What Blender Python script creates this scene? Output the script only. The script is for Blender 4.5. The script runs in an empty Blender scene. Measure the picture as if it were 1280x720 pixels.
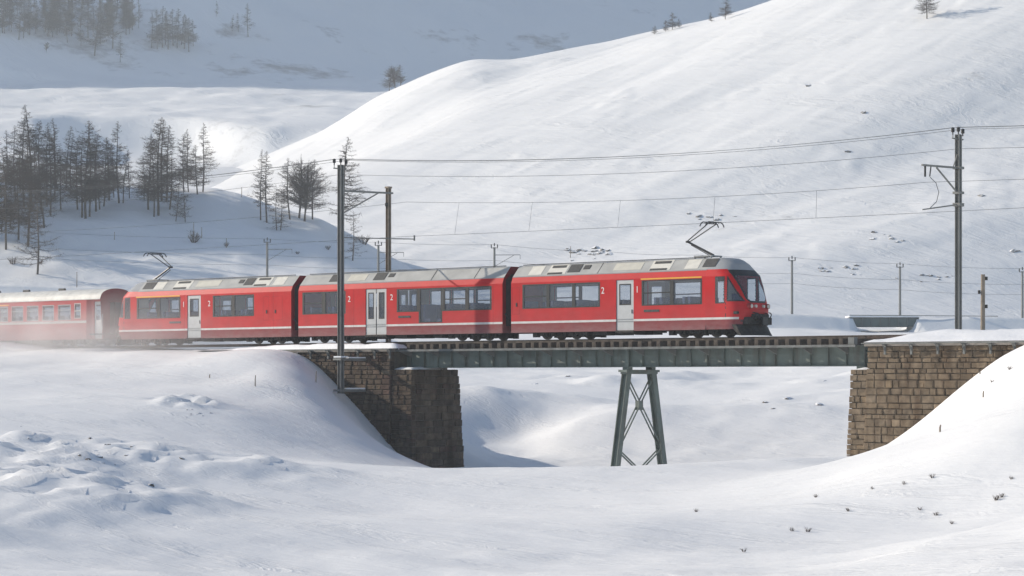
import bpy, math, random
import numpy as np
from mathutils import Vector
random.seed(7)
R = math.radians
# ------------------------------------------------------------------ camera, light, exposure
# World axes: +X along the track towards the front of the train, +Y across the track away
# from the viewer, Z = 0 at the top of the rails.
ANG = 41.68                                   # angle between the track and the picture plane
CAM = Vector((64.6, -93.1, -2.0))
FWD = (-math.sin(R(ANG)), math.cos(R(ANG)))
RGT = (math.cos(R(ANG)), math.sin(R(ANG)))
FPX, HORIZON = 2900.0, 472.0                  # focal length in pixels of a 1280 wide picture
scene = bpy.context.scene
C = scene.collection
cd = bpy.data.cameras.new('camera'); cam = bpy.data.objects.new('camera', cd); C.objects.link(cam)
cam.location = CAM; cam.rotation_euler = (R(90), 0, R(ANG))
cd.sensor_width = 36; cd.lens = 36 * FPX / 1280; cd.shift_y = (HORIZON - 360) / 1280
cd.clip_start = .5; cd.clip_end = 6000
scene.camera = cam
SUN_EL = 23
sun_h = (-.93 * RGT[0] + .37 * FWD[0], -.93 * RGT[1] + .37 * FWD[1])
to_sun = Vector((sun_h[0] * math.cos(R(SUN_EL)), sun_h[1] * math.cos(R(SUN_EL)), math.sin(R(SUN_EL)))).normalized()
w = bpy.data.worlds.new('World'); scene.world = w; w.use_nodes = True
nt = w.node_tree
sk = nt.nodes.new('ShaderNodeTexSky'); sk.sky_type = 'NISHITA'; sk.sun_disc = False
sk.sun_elevation = R(SUN_EL); sk.sun_rotation = math.atan2(to_sun.x, to_sun.y)
sk.altitude = 2000; sk.air_density = 1.0; sk.dust_density = 1.5
nt.links.new(sk.outputs[0], nt.nodes['Background'].inputs[0]); nt.nodes['Background'].inputs[1].default_value = .105
sl = bpy.data.lights.new('sun', 'SUN'); so = bpy.data.objects.new('sun', sl); C.objects.link(so)
sl.energy = 4.9; sl.angle = R(.6); sl.color = (1, .90, .76)
so.rotation_euler = (-to_sun).to_track_quat('-Z', 'Y').to_euler(); so.location = (0, 0, 60)
vs = scene.view_settings
vs.view_transform = 'Standard'; vs.look = 'None'; vs.gamma = 1; vs.use_curve_mapping = False
vs.exposure = .36
scene.cycles.volume_bounces = 2
scene.cycles.transparent_max_bounces = 16

# ------------------------------------------------------------------ helpers
def c2w(X, Y, z):                             # metres right of / in front of the viewer -> world
    return Vector((CAM.x + X * RGT[0] + Y * FWD[0], CAM.y + X * RGT[1] + Y * FWD[1], z))
def w2c(x, y):
    dx, dy = x - CAM.x, y - CAM.y
    return dx * RGT[0] + dy * RGT[1], dx * FWD[0] + dy * FWD[1]
def zpix(py, Y): return CAM.z + (HORIZON - py) / FPX * Y
def S(px, n=-1.33):                           # distance along the track on the plane y = n
    a = (px - 640) / FPX
    dx, dy = FWD[0] + a * RGT[0], FWD[1] + a * RGT[1]
    t = (n - CAM.y) / dy
    return CAM.x + t * dx
def tag(o, label=None, cat=None, group=None, kind=None):
    if label: o['label'] = label
    if cat: o['category'] = cat
    if group: o['group'] = group
    if kind: o['kind'] = kind
    return o
def empty(name, loc=(0, 0, 0), parent=None, rz=0):
    o = bpy.data.objects.new(name, None); C.objects.link(o); o.location = loc; o.rotation_euler = (0, 0, rz)
    o.empty_display_size = .2
    if parent: o.parent = parent
    return o
def link(name, me, parent=None, loc=(0, 0, 0)):
    o = bpy.data.objects.new(name, me); C.objects.link(o); o.location = loc
    if parent: o.parent = parent
    return o
class MB:
    def __init__(s): s.v = []; s.f = []
    def box(s, x0, x1, y0, y1, z0, z1):
        b = len(s.v)
        s.v += [(x, y, z) for z in (z0, z1) for y in (y0, y1) for x in (x0, x1)]
        s.f += [tuple(b + i for i in q) for q in ((0, 2, 3, 1), (4, 5, 7, 6), (0, 1, 5, 4), (2, 6, 7, 3), (0, 4, 6, 2), (1, 3, 7, 5))]
        return s
    def beam(s, p, q, w_, h_):                # rectangular bar from p to q
        p, q = Vector(p), Vector(q); d = (q - p).normalized()
        a = Vector((0, 0, 1)) if abs(d.z) < .9 else Vector((0, 1, 0))
        u = d.cross(a).normalized(); v = u.cross(d)
        b = len(s.v)
        for e in (p, q):
            for i, j in ((-1, -1), (1, -1), (1, 1), (-1, 1)):
                s.v.append(tuple(e + u * i * w_ / 2 + v * j * h_ / 2))
        s.f += [tuple(b + i for i in r_) for r_ in ((0, 1, 2, 3), (7, 6, 5, 4), (0, 4, 5, 1), (1, 5, 6, 2), (2, 6, 7, 3), (3, 7, 4, 0))]
        return s
    def tube(s, pts, rad, n=6, cap=True):
        pts = [Vector(p) for p in pts]
        if not isinstance(rad, (list, tuple)): rad = [rad] * len(pts)
        b = len(s.v)
        for i, p in enumerate(pts):
            d = (pts[min(i + 1, len(pts) - 1)] - pts[max(i - 1, 0)]).normalized()
            a = Vector((0, 0, 1)) if abs(d.z) < .95 else Vector((1, 0, 0))
            u = d.cross(a).normalized(); v = d.cross(u)
            for k in range(n):
                t = 2 * math.pi * k / n
                s.v.append(tuple(p + (u * math.cos(t) + v * math.sin(t)) * rad[i]))
        for i in range(len(pts) - 1):
            for k in range(n):
                s.f.append((b + i * n + k, b + i * n + (k + 1) % n, b + (i + 1) * n + (k + 1) % n, b + (i + 1) * n + k))
        if cap:
            s.f.append(tuple(b + k for k in range(n))[::-1]); e = b + (len(pts) - 1) * n
            s.f.append(tuple(e + k for k in range(n)))
        return s
    def prism(s, poly, y0, y1):               # polygon of (x, z) drawn out along y
        b = len(s.v); n = len(poly)
        s.v += [(x, y0, z) for x, z in poly] + [(x, y1, z) for x, z in poly]
        s.f += [tuple(b + i for i in range(n)), tuple(b + n + i for i in range(n))[::-1]]
        s.f += [(b + i, b + n + i, b + n + (i + 1) % n, b + (i + 1) % n) for i in range(n)]
        return s
    def extr(s, prof, x0, x1, closed=False, caps=False):   # polyline of (y, z) drawn out along x
        b = len(s.v); n = len(prof)
        s.v += [(x0, y, z) for y, z in prof] + [(x1, y, z) for y, z in prof]
        for i in range(n if closed else n - 1):
            j = (i + 1) % n
            s.f.append((b + i, b + j, b + n + j, b + n + i))
        if caps: s.f += [tuple(b + i for i in range(n))[::-1], tuple(b + n + i for i in range(n))]
        return s
    def quad(s, *p):
        b = len(s.v); s.v += [tuple(q) for q in p]; s.f.append(tuple(range(b, b + len(p)))); return s
    def mesh(s, name, m, smooth=False):
        me = bpy.data.meshes.new(name); me.from_pydata(s.v, [], s.f); me.materials.append(m)
        if smooth: me.polygons.foreach_set('use_smooth', [True] * len(me.polygons))
        me.update(); return me
    def build(s, name, m, parent=None, loc=(0, 0, 0), smooth=False, bevel=0):
        o = link(name, s.mesh(name, m, smooth), parent, loc)
        if bevel:
            md = o.modifiers.new('bevel', 'BEVEL'); md.width = bevel; md.segments = 1; md.limit_method = 'ANGLE'
        return o

# ------------------------------------------------------------------ materials
def mat(name, col, rough=.6, metal=0, var=.12, scale=3.0, bump=0, bscale=20, spec=.4, coords='Object'):
    m = bpy.data.materials.new(name); m.use_nodes = True; t = m.node_tree; b = t.nodes['Principled BSDF']
    b.inputs['Roughness'].default_value = rough; b.inputs['Metallic'].default_value = metal
    b.inputs['Specular IOR Level'].default_value = spec
    tc = t.nodes.new('ShaderNodeTexCoord')
    nz = t.nodes.new('ShaderNodeTexNoise'); nz.inputs['Scale'].default_value = scale; nz.inputs['Detail'].default_value = 5
    t.links.new(tc.outputs[coords], nz.inputs['Vector'])
    rp = t.nodes.new('ShaderNodeValToRGB')
    lo = [c * (1 - var) for c in col]; hi = [min(c * (1 + var), 1) for c in col]
    rp.color_ramp.elements[0].color = (*lo, 1); rp.color_ramp.elements[0].position = .3
    rp.color_ramp.elements[1].color = (*hi, 1); rp.color_ramp.elements[1].position = .7
    t.links.new(nz.outputs[0], rp.inputs[0]); t.links.new(rp.outputs[0], b.inputs['Base Color'])
    if bump:
        n2 = t.nodes.new('ShaderNodeTexNoise'); n2.inputs['Scale'].default_value = bscale; n2.inputs['Detail'].default_value = 6
        t.links.new(tc.outputs[coords], n2.inputs['Vector'])
        bp = t.nodes.new('ShaderNodeBump'); bp.inputs['Strength'].default_value = bump; bp.inputs['Distance'].default_value = .05
        t.links.new(n2.outputs[0], bp.inputs['Height']); t.links.new(bp.outputs[0], b.inputs['Normal'])
    return m
def snow_mat(name, ripple, patches, rst=.22, pscale=.035):
    """snow: fine crust, wind ripples running along one direction, a few faint dirty streaks"""
    m = bpy.data.materials.new(name); m.use_nodes = True; t = m.node_tree; b = t.nodes['Principled BSDF']
    N, L = t.nodes.new, t.links.new
    b.inputs['Roughness'].default_value = .65; b.inputs['Specular IOR Level'].default_value = .25
    tc = N('ShaderNodeTexCoord')
    # ripples: long across the wind
    mp = N('ShaderNodeMapping'); mp.inputs['Rotation'].default_value = (0, 0, R(ANG + 20)); mp.inputs['Scale'].default_value = (.05 * ripple, .34 * ripple, .16 * ripple)
    L(tc.outputs['Object'], mp.inputs[0])
    dn = N('ShaderNodeTexNoise'); dn.inputs['Scale'].default_value = 1; dn.inputs['Detail'].default_value = 5; dn.inputs['Roughness'].default_value = .55; dn.inputs['Distortion'].default_value = .6
    L(mp.outputs[0], dn.inputs['Vector'])
    fn = N('ShaderNodeTexNoise'); fn.inputs['Scale'].default_value = 1.6; fn.inputs['Detail'].default_value = 8; fn.inputs['Roughness'].default_value = .6
    L(tc.outputs['Object'], fn.inputs['Vector'])
    m3 = N('ShaderNodeMapping'); m3.inputs['Rotation'].default_value = (0, 0, R(ANG + 24)); m3.inputs['Scale'].default_value = (.16 * ripple, .75 * ripple, .4 * ripple); L(tc.outputs['Object'], m3.inputs[0])
    rn = N('ShaderNodeTexNoise'); rn.inputs['Scale'].default_value = 1; rn.inputs['Detail'].default_value = 6; rn.inputs['Roughness'].default_value = .62; rn.inputs['Distortion'].default_value = 1.2; L(m3.outputs[0], rn.inputs['Vector'])
    rs = N('ShaderNodeMath'); rs.operation = 'SUBTRACT'; rs.inputs[1].default_value = .5; L(rn.outputs[0], rs.inputs[0])
    ra_ = N('ShaderNodeMath'); ra_.operation = 'ABSOLUTE'; L(rs.outputs[0], ra_.inputs[0])
    gate = N('ShaderNodeMapRange'); gate.inputs[1].default_value = .42; gate.inputs[2].default_value = .62; L(dn.outputs[0], gate.inputs[0])
    rg = N('ShaderNodeMath'); rg.operation = 'MULTIPLY'; L(ra_.outputs[0], rg.inputs[0]); L(gate.outputs[0], rg.inputs[1])
    b3 = N('ShaderNodeBump'); b3.invert = True; b3.inputs['Strength'].default_value = .5; b3.inputs['Distance'].default_value = .75 / ripple; L(rg.outputs[0], b3.inputs['Height'])
    b1 = N('ShaderNodeBump'); b1.inputs['Strength'].default_value = rst; b1.inputs['Distance'].default_value = .8 / ripple
    L(dn.outputs[0], b1.inputs['Height']); L(b3.outputs[0], b1.inputs['Normal'])
    b2 = N('ShaderNodeBump'); b2.inputs['Strength'].default_value = .4; b2.inputs['Distance'].default_value = .06
    L(fn.outputs[0], b2.inputs['Height']); L(b1.outputs[0], b2.inputs['Normal']); L(b2.outputs[0], b.inputs['Normal'])
    # faint stains where grass and soil show through
    pn = N('ShaderNodeTexNoise'); pn.inputs['Scale'].default_value = pscale; pn.inputs['Detail'].default_value = 9; pn.inputs['Roughness'].default_value = .68
    L(tc.outputs['Object'], pn.inputs['Vector'])
    r = N('ShaderNodeValToRGB'); r.color_ramp.elements[0].position = patches; r.color_ramp.elements[1].position = patches + .09
    r.color_ramp.elements[0].color = (.83, .835, .84, 1); r.color_ramp.elements[1].color = (.42, .41, .40, 1)
    L(pn.outputs[0], r.inputs[0]); L(r.outputs[0], b.inputs['Base Color'])
    return m
def stone_mat(name, cols, scale):
    m = bpy.data.materials.new(name); m.use_nodes = True; t = m.node_tree; b = t.nodes['Principled BSDF']
    N, L = t.nodes.new, t.links.new
    b.inputs['Roughness'].default_value = .9; b.inputs['Specular IOR Level'].default_value = .2
    oi = N('ShaderNodeObjectInfo'); geo = N('ShaderNodeNewGeometry')
    r = N('ShaderNodeValToRGB'); r.color_ramp.interpolation = 'LINEAR'
    for k, c in enumerate(cols):
        e = r.color_ramp.elements[k] if k < 2 else r.color_ramp.elements.new(k / (len(cols) - 1))
        e.position = k / (len(cols) - 1); e.color = (*c, 1)
    L(oi.outputs['Random'], r.inputs[0])
    nz = N('ShaderNodeTexNoise'); nz.inputs['Scale'].default_value = scale; nz.inputs['Detail'].default_value = 7; nz.inputs['Roughness'].default_value = .65
    L(geo.outputs['Position'], nz.inputs['Vector'])
    r2 = N('ShaderNodeValToRGB'); r2.color_ramp.elements[0].color = (.45, .45, .45, 1); r2.color_ramp.elements[0].position = .3
    r2.color_ramp.elements[1].color = (1.25, 1.25, 1.25, 1); r2.color_ramp.elements[1].position = .75
    L(nz.outputs[0], r2.inputs[0])
    # rust and soot streaks running down the face
    mp = N('ShaderNodeMapping'); mp.inputs['Scale'].default_value = (1.6, 1.6, .22); L(geo.outputs['Position'], mp.inputs[0])
    n3 = N('ShaderNodeTexNoise'); n3.inputs['Scale'].default_value = 1; n3.inputs['Detail'].default_value = 4; L(mp.outputs[0], n3.inputs['Vector'])
    r3 = N('ShaderNodeValToRGB'); r3.color_ramp.elements[0].position = .36; r3.color_ramp.elements[1].position = .56
    r3.color_ramp.elements[0].color = (.55, .5, .47, 1); r3.color_ramp.elements[1].color = (1, 1, 1, 1); L(n3.outputs[0], r3.inputs[0])
    mx = N('ShaderNodeMixRGB'); mx.blend_type = 'MULTIPLY'; mx.inputs[0].default_value = 1
    L(r.outputs[0], mx.inputs[1]); L(r2.outputs[0], mx.inputs[2])
    m2 = N('ShaderNodeMixRGB'); m2.blend_type = 'MULTIPLY'; m2.inputs[0].default_value = 1
    L(mx.outputs[0], m2.inputs[1]); L(r3.outputs[0], m2.inputs[2]); L(m2.outputs[0], b.inputs['Base Color'])
    bp = N('ShaderNodeBump'); bp.inputs['Strength'].default_value = .8; bp.inputs['Distance'].default_value = .06
    L(nz.outputs[0], bp.inputs['Height']); L(bp.outputs[0], b.inputs['Normal'])
    return m
def rock_mat(name):
    m = mat(name, (.16, .145, .13), .9, var=.4, scale=1.5, bump=1, bscale=3)
    t = m.node_tree; N, L = t.nodes.new, t.links.new; b = t.nodes['Principled BSDF']
    geo = N('ShaderNodeNewGeometry'); sx = N('ShaderNodeSeparateXYZ'); L(geo.outputs['Normal'], sx.inputs[0])
    nz = N('ShaderNodeTexNoise'); nz.inputs['Scale'].default_value = 1.2; nz.inputs['Detail'].default_value = 6; L(geo.outputs['Position'], nz.inputs['Vector'])
    ad = N('ShaderNodeMath'); ad.operation = 'ADD'; L(sx.outputs[2], ad.inputs[0]); L(nz.outputs[0], ad.inputs[1])
    r = N('ShaderNodeValToRGB'); r.color_ramp.elements[0].position = .86; r.color_ramp.elements[1].position = .96; 
    mm = N('ShaderNodeMath'); mm.operation = 'MULTIPLY'; mm.inputs[1].default_value = .8; L(ad.outputs[0], mm.inputs[0]); L(mm.outputs[0], r.inputs[0])
    mx = N('ShaderNodeMixRGB'); L(r.outputs[0], mx.inputs[0])
    old = b.inputs['Base Color'].links[0].from_socket
    L(old, mx.inputs[1]); mx.inputs[2].default_value = (.85, .86, .88, 1); L(mx.outputs[0], b.inputs['Base Color'])
    return m
def dirty_paint(name, col, rough, dirt, zlo, zhi):
    """train paint: slight fading and road dust thrown up from the track (object height coordinate)"""
    m = mat(name, col, rough, var=.10, scale=1.3, spec=.16)
    t = m.node_tree; N, L = t.nodes.new, t.links.new; b = t.nodes['Principled BSDF']
    old = b.inputs['Base Color'].links[0].from_socket
    tc = N('ShaderNodeTexCoord'); sx = N('ShaderNodeSeparateXYZ'); L(tc.outputs['Object'], sx.inputs[0])
    mr = N('ShaderNodeMapRange'); mr.inputs[1].default_value = zhi; mr.inputs[2].default_value = zlo; L(sx.outputs[2], mr.inputs[0])
    mp = N('ShaderNodeMapping'); mp.inputs['Scale'].default_value = (1.1, 1.1, 3); L(tc.outputs['Object'], mp.inputs[0])
    nz = N('ShaderNodeTexNoise'); nz.inputs['Scale'].default_value = 1.5; nz.inputs['Detail'].default_value = 7; nz.inputs['Roughness'].default_value = .7; L(mp.outputs[0], nz.inputs['Vector'])
    mu = N('ShaderNodeMath'); mu.operation = 'MULTIPLY'; L(mr.outputs[0], mu.inputs[0]); L(nz.outputs[0], mu.inputs[1])
    mu2 = N('ShaderNodeMath'); mu2.operation = 'MULTIPLY'; mu2.inputs[1].default_value = dirt; mu2.use_clamp = True; L(mu.outputs[0], mu2.inputs[0])
    mx = N('ShaderNodeMixRGB'); L(mu2.outputs[0], mx.inputs[0]); L(old, mx.inputs[1]); mx.inputs[2].default_value = (.36, .32, .31, 1)
    L(mx.outputs[0], b.inputs['Base Color'])
    return m
def glass_mat(name, tint, alpha):
    m = bpy.data.materials.new(name); m.use_nodes = True; t = m.node_tree; N, L = t.nodes.new, t.links.new
    out = t.nodes['Material Output']; b = t.nodes['Principled BSDF']
    b.inputs['Base Color'].default_value = (.34, .37, .44, 1); b.inputs['Roughness'].default_value = .05  # bluish grey painted in to stand for sky reflected in the panes
    nz = N('ShaderNodeTexNoise'); nz.inputs['Scale'].default_value = 2.0; nz.inputs['Detail'].default_value = 3
    rr = N('ShaderNodeMapRange'); rr.inputs[3].default_value = .03; rr.inputs[4].default_value = .12; L(nz.outputs[0], rr.inputs[0]); L(rr.outputs[0], b.inputs['Roughness'])
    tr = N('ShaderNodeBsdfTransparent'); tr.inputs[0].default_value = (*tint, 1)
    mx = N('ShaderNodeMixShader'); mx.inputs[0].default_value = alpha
    L(b.outputs[0], mx.inputs[1]); L(tr.outputs[0], mx.inputs[2]); L(mx.outputs[0], out.inputs[0])
    return m
M = {}
M['snow_near'] = snow_mat('snow_near', 2.2, .70)
M['snow_hill'] = snow_mat('snow_hill', .8, .665, .44)
M['snow_shade'] = snow_mat('snow_lee', 1.0, .70)
M['snow_far'] = snow_mat('snow_far', .35, .575, .3, .02)
M['snow_cap'] = mat('snow_cap', (.86, .865, .88), .65, var=.02, scale=1, bump=.5, bscale=5)
M['red'] = dirty_paint('train_red', (.50, .006, .010), .5, .28, .3, 2.4)
M['maroon'] = dirty_paint('train_maroon', (.22, .014, .02), .5, .8, .2, 1.1)
M['coach_red'] = dirty_paint('coach_red', (.42, .03, .035), .45, .9, .3, 2.8)
M['stripe'] = mat('stripe_white', (.62, .6, .58), .5, var=.1)
M['stripe_grey'] = mat('stripe_grey', (.45, .44, .42), .5, var=.15)
M['door'] = mat('door_grey', (.50, .51, .51), .45, var=.06)
M['roof'] = mat('roof_grey', (.40, .40, .385), .55, var=.12, scale=1.5)
M['roof_cab'] = mat('roof_cab_grey', (.33, .34, .35), .45, var=.06)
M['roof_light'] = mat('roof_panel_light', (.66, .64, .58), .6, var=.08)
M['roof_tan'] = mat('roof_panel_tan', (.55, .53, .46), .6, var=.08)
M['roof_dark'] = mat('roof_grille_dark', (.055, .055, .055), .7, var=.3, scale=9)
M['coach_roof'] = mat('coach_roof_white', (.62, .61, .57), .6, var=.15, scale=2)
M['black'] = mat('black_trim', (.02, .021, .023), .45, var=.2)
M['rubber'] = mat('rubber_bellows', (.022, .02, .02), .8, var=.3)
M['under'] = mat('underframe_dark', (.035, .032, .03), .75, var=.5, scale=6)
M['steel'] = mat('wheel_steel', (.10, .09, .085), .55, .5, var=.3)
M['yellow'] = mat('first_class_yellow', (.75, .38, .03), .5, var=.05)
M['white'] = mat('marking_white', (.75, .75, .74), .5, var=.03)
M['seat'] = mat('seat_blue', (.07, .085, .15), .9, var=.2)
M['cream'] = mat('interior_cream', (.42, .41, .36), .7, var=.05)
M['floor'] = mat('interior_floor', (.06, .06, .065), .8, var=.1)
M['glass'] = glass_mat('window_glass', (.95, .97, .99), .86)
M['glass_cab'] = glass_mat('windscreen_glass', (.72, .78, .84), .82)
M['lamp'] = mat('lamp_lens', (.55, .52, .48), .15, var=.1)
M['lamp_red'] = mat('lamp_housing_red', (.32, .03, .03), .4, var=.1)
M['green'] = mat('bridge_green', (.15, .18, .16), .6, var=.22, scale=1.2, bump=.1)
def streak(m, k=.55):
    t = m.node_tree; N, L = t.nodes.new, t.links.new; b = t.nodes['Principled BSDF']; old = b.inputs['Base Color'].links[0].from_socket
    geo = N('ShaderNodeNewGeometry'); mp = N('ShaderNodeMapping'); mp.inputs['Scale'].default_value = (2.6, 2.6, .35); L(geo.outputs['Position'], mp.inputs[0])
    nz = N('ShaderNodeTexNoise'); nz.inputs['Scale'].default_value = 1; nz.inputs['Detail'].default_value = 6; nz.inputs['Roughness'].default_value = .7; L(mp.outputs[0], nz.inputs['Vector'])
    r = N('ShaderNodeMapRange'); r.inputs[1].default_value = .5; r.inputs[2].default_value = .72; r.inputs[4].default_value = k; L(nz.outputs[0], r.inputs[0])
    mx = N('ShaderNodeMixRGB'); L(r.outputs[0], mx.inputs[0]); L(old, mx.inputs[1]); mx.inputs[2].default_value = (.10, .065, .045, 1); L(mx.outputs[0], b.inputs['Base Color'])
streak(M['green'])
M['green_far'] = mat('far_bridge_green', (.10, .13, .125), .6, var=.15, scale=1)
M['timber'] = mat('sleeper_timber', (.085, .068, .055), .9, var=.4, scale=4, bump=.4)
M['rail'] = mat('rail_rust', (.075, .052, .042), .6, .3, var=.3)
M['plate'] = mat('walkway_plate', (.15, .155, .15), .7, var=.35, scale=2)
M['concrete'] = mat('coping_concrete', (.22, .20, .18), .9, var=.3, scale=2, bump=.5)
M['mortar'] = mat('wall_joint', (.11, .095, .075), .95, var=.3, scale=2, bump=.8)
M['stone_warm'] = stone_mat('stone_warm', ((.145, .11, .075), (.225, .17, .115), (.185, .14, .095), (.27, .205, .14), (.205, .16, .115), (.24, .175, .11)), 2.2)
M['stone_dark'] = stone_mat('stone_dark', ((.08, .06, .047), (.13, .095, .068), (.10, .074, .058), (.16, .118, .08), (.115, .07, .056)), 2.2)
M['galv'] = mat('mast_steel', (.20, .20, .19), .6, .1, var=.15, scale=1.5)
M['wood'] = mat('wood_pole', (.27, .22, .17), .9, var=.25, scale=3, bump=.4)
M['insul'] = mat('insulator_brown', (.02, .018, .018), .3, var=.2)
M['wire'] = mat('wire_dark', (.10, .105, .11), .5, .3, var=.1)
M['bark'] = mat('larch_bark', (.085, .068, .056), .95, var=.3, scale=4)
M['twig'] = mat('larch_twig', (.085, .062, .048), .95, var=.25, scale=1)
M['rock'] = rock_mat('rock_snowy')

# ------------------------------------------------------------------ noise
def _hash(ix, iy, seed):
    h = (ix.astype(np.int64) * 374761393 + iy.astype(np.int64) * 668265263 + seed * 1442695041) & 0x7fffffff
    h = ((h ^ (h >> 13)) * 1274126177) & 0x7fffffff
    return ((h ^ (h >> 16)) & 0xffff) / 65535.0 * 2 - 1
def vnoise(x, y, seed=0):
    x = np.asarray(x, float); y = np.asarray(y, float)
    ix = np.floor(x); iy = np.floor(y); fx = x - ix; fy = y - iy
    fx = fx * fx * fx * (fx * (fx * 6 - 15) + 10); fy = fy * fy * fy * (fy * (fy * 6 - 15) + 10)
    a = _hash(ix, iy, seed); b = _hash(ix + 1, iy, seed); c = _hash(ix, iy + 1, seed); d = _hash(ix + 1, iy + 1, seed)
    return (a * (1 - fx) + b * fx) * (1 - fy) + (c * (1 - fx) + d * fx) * fy
def fbm(x, y, oct=4, seed=0, gain=.5):
    r = 0; a = 1
    for k in range(oct):
        r = r + a * vnoise(x * 2 ** k + 17.3 * k, y * 2 ** k - 9.1 * k, seed + k); a *= gain
    return r
def sstep(a, b, x):
    t = np.clip((x - a) / (b - a), 0, 1); return t * t * (3 - 2 * t)

# ------------------------------------------------------------------ terrain heights, all in metres right (X) and ahead (Y) of the viewer
ctrl = []
def cp(px, py, Y): ctrl.append(((px - 640) / FPX * Y, Y, zpix(py, Y)))
def ct(s, n, z): X, Y = w2c(s, n); ctrl.append((X, Y, z))
for s_ in (-37, -46, -58, -75, -100, -130): ct(s_, -3.2, -.38); ct(s_, 3.5, -.38)
for s_, n__, z__ in ((-33, 9, -4.6), (-40, 12, -3.4), (-30, 20, -4.4), (-40, 22, -2.9), (-52, 20, -2.0), (-62, 20, -1.3), (-90, 20, -.8)): ct(s_, n__, z__)
for px, py, Y in ((100, 450, 140), (100, 480, 126), (100, 520, 106), (100, 560, 86), (100, 620, 62), (100, 720, 40),
                  (-80, 452, 142), (-80, 500, 112), (-80, 560, 84), (-80, 700, 42),
                  (230, 452, 133), (260, 480, 124), (300, 520, 110), (300, 570, 92), (300, 640, 68), (300, 720, 46),
                  (20, 437, 152), (100, 437, 147), (200, 438, 142), (300, 438, 138), (345, 438, 135), (366, 440, 131.5), (378, 463, 127), (396, 490, 123), (420, 520, 118.5), (450, 551, 113.5), (490, 582, 107), (300, 470, 126), (330, 502, 119), (360, 532, 112), (400, 562, 106),
                  (412, 508, 122), (438, 538, 117.5), (466, 566, 113),
                  (386, 450, 131.5), (430, 492, 130), (470, 537, 128), (496, 572, 126.5),
                  (505, 588, 124.5), (545, 597, 121), (590, 602, 123), (590, 562, 143), (590, 522, 162), (520, 592, 99), (600, 587, 95), (700, 583, 90), (800, 581, 88), (900, 576, 87), (1000, 571, 87), (1050, 567, 89),
                  (620, 580, 134), (650, 545, 150), (700, 505, 175), (640, 466, 215), (900, 545, 142), (900, 505, 162), (900, 466, 200),
                  (1060, 500, 150), (1060, 464, 190), (500, 478, 190), (700, 432, 250), (900, 420, 262), (300, 420, 240), (100, 410, 230),
                  (1105, 561, 107), (1100, 569, 100), (1100, 577, 94), (1150, 541, 98), (1150, 556, 92), (1050, 577, 80), (1200, 499, 94), (1200, 515, 86), (1150, 530, 104.3), (1200, 483, 101.5), (1245, 447, 99), (1280, 434, 96.5), (1340, 424, 93), (1450, 416, 88),
                  (1280, 480, 80), (1280, 540, 62), (1280, 640, 42), (1280, 720, 33), (1150, 585, 86), (1150, 650, 58), (1000, 620, 66), (1000, 720, 43),
                  (800, 650, 60), (800, 720, 44), (600, 650, 62), (600, 720, 46), (450, 640, 74), (450, 720, 48), (1400, 560, 60)):
    cp(px, py, Y)
for s_, n_, z in ((-20, -1, -7.6), (-14, 0, -7.8), (-8, 0, -7.6), (-2, 0, -7.4), (3, 0, -7.0), (-10, 8, -7.4), (-22, 5, -7.2), (2, 8, -6.8),
                  (9, 5, -2.5), (16, 5, -.5), (25, 5, .1), (25, -2, -.2), (40, 4, .3), (40, -3, .1), (60, 4, .6), (60, -4, .4), (24, 18, -1.0), (50, 20, .2)):
    ct(s_, n_, z)
for X, Y, z in ((-60, 10, -4), (60, 10, -3), (-90, 60, -3.5), (90, 60, .5), (0, -60, -5), (0, 5, -4.2), (0, 25, -5.2), (-120, 140, 0), (120, 140, 2),
                (-110, 270, 2.5), (-40, 275, 2.4), (0, 270, 2.2), (40, 265, 2.4), (80, 262, 2.4), (130, 270, 3), (-120, 330, 7), (0, 320, 5.5), (60, 330, 6.2), (140, 330, 6.4), (-120, 390, 9), (0, 390, 9), (140, 390, 9)):
    ctrl.append((X, Y, z))
P = np.array(ctrl)
def _tps(r2): return np.where(r2 > 1e-9, .5 * r2 * np.log(np.maximum(r2, 1e-9)), 0.)
n_ = len(P); SC = 50.0
K = _tps(((P[:, None, :2] - P[None, :, :2]) ** 2).sum(-1) / SC ** 2) + np.eye(n_) * .0012
Q = np.c_[np.ones(n_), P[:, :2] / SC]
A = np.block([[K, Q], [Q.T, np.zeros((3, 3))]])
sol = np.linalg.solve(A, np.r_[P[:, 2], np.zeros(3)])
FAR_Y = 297.0
def px_of(X, Y): return 640 + FPX * X / np.maximum(Y, 1e-3)
def far_top(X):                               # level of the loop of line on the far side of the valley
    d_ = np.asarray(X, float) - 40; soft = np.sqrt(d_ * d_ + 100.0)   # gradient eases over some twenty metres
    return 5.65 - .0385 * (d_ - soft) / 2 - .006 * (d_ + soft) / 2
def gap_l(): return (1064 - 640) / FPX * FAR_Y
def gap_r(): return (1141 - 640) / FPX * FAR_Y
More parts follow.
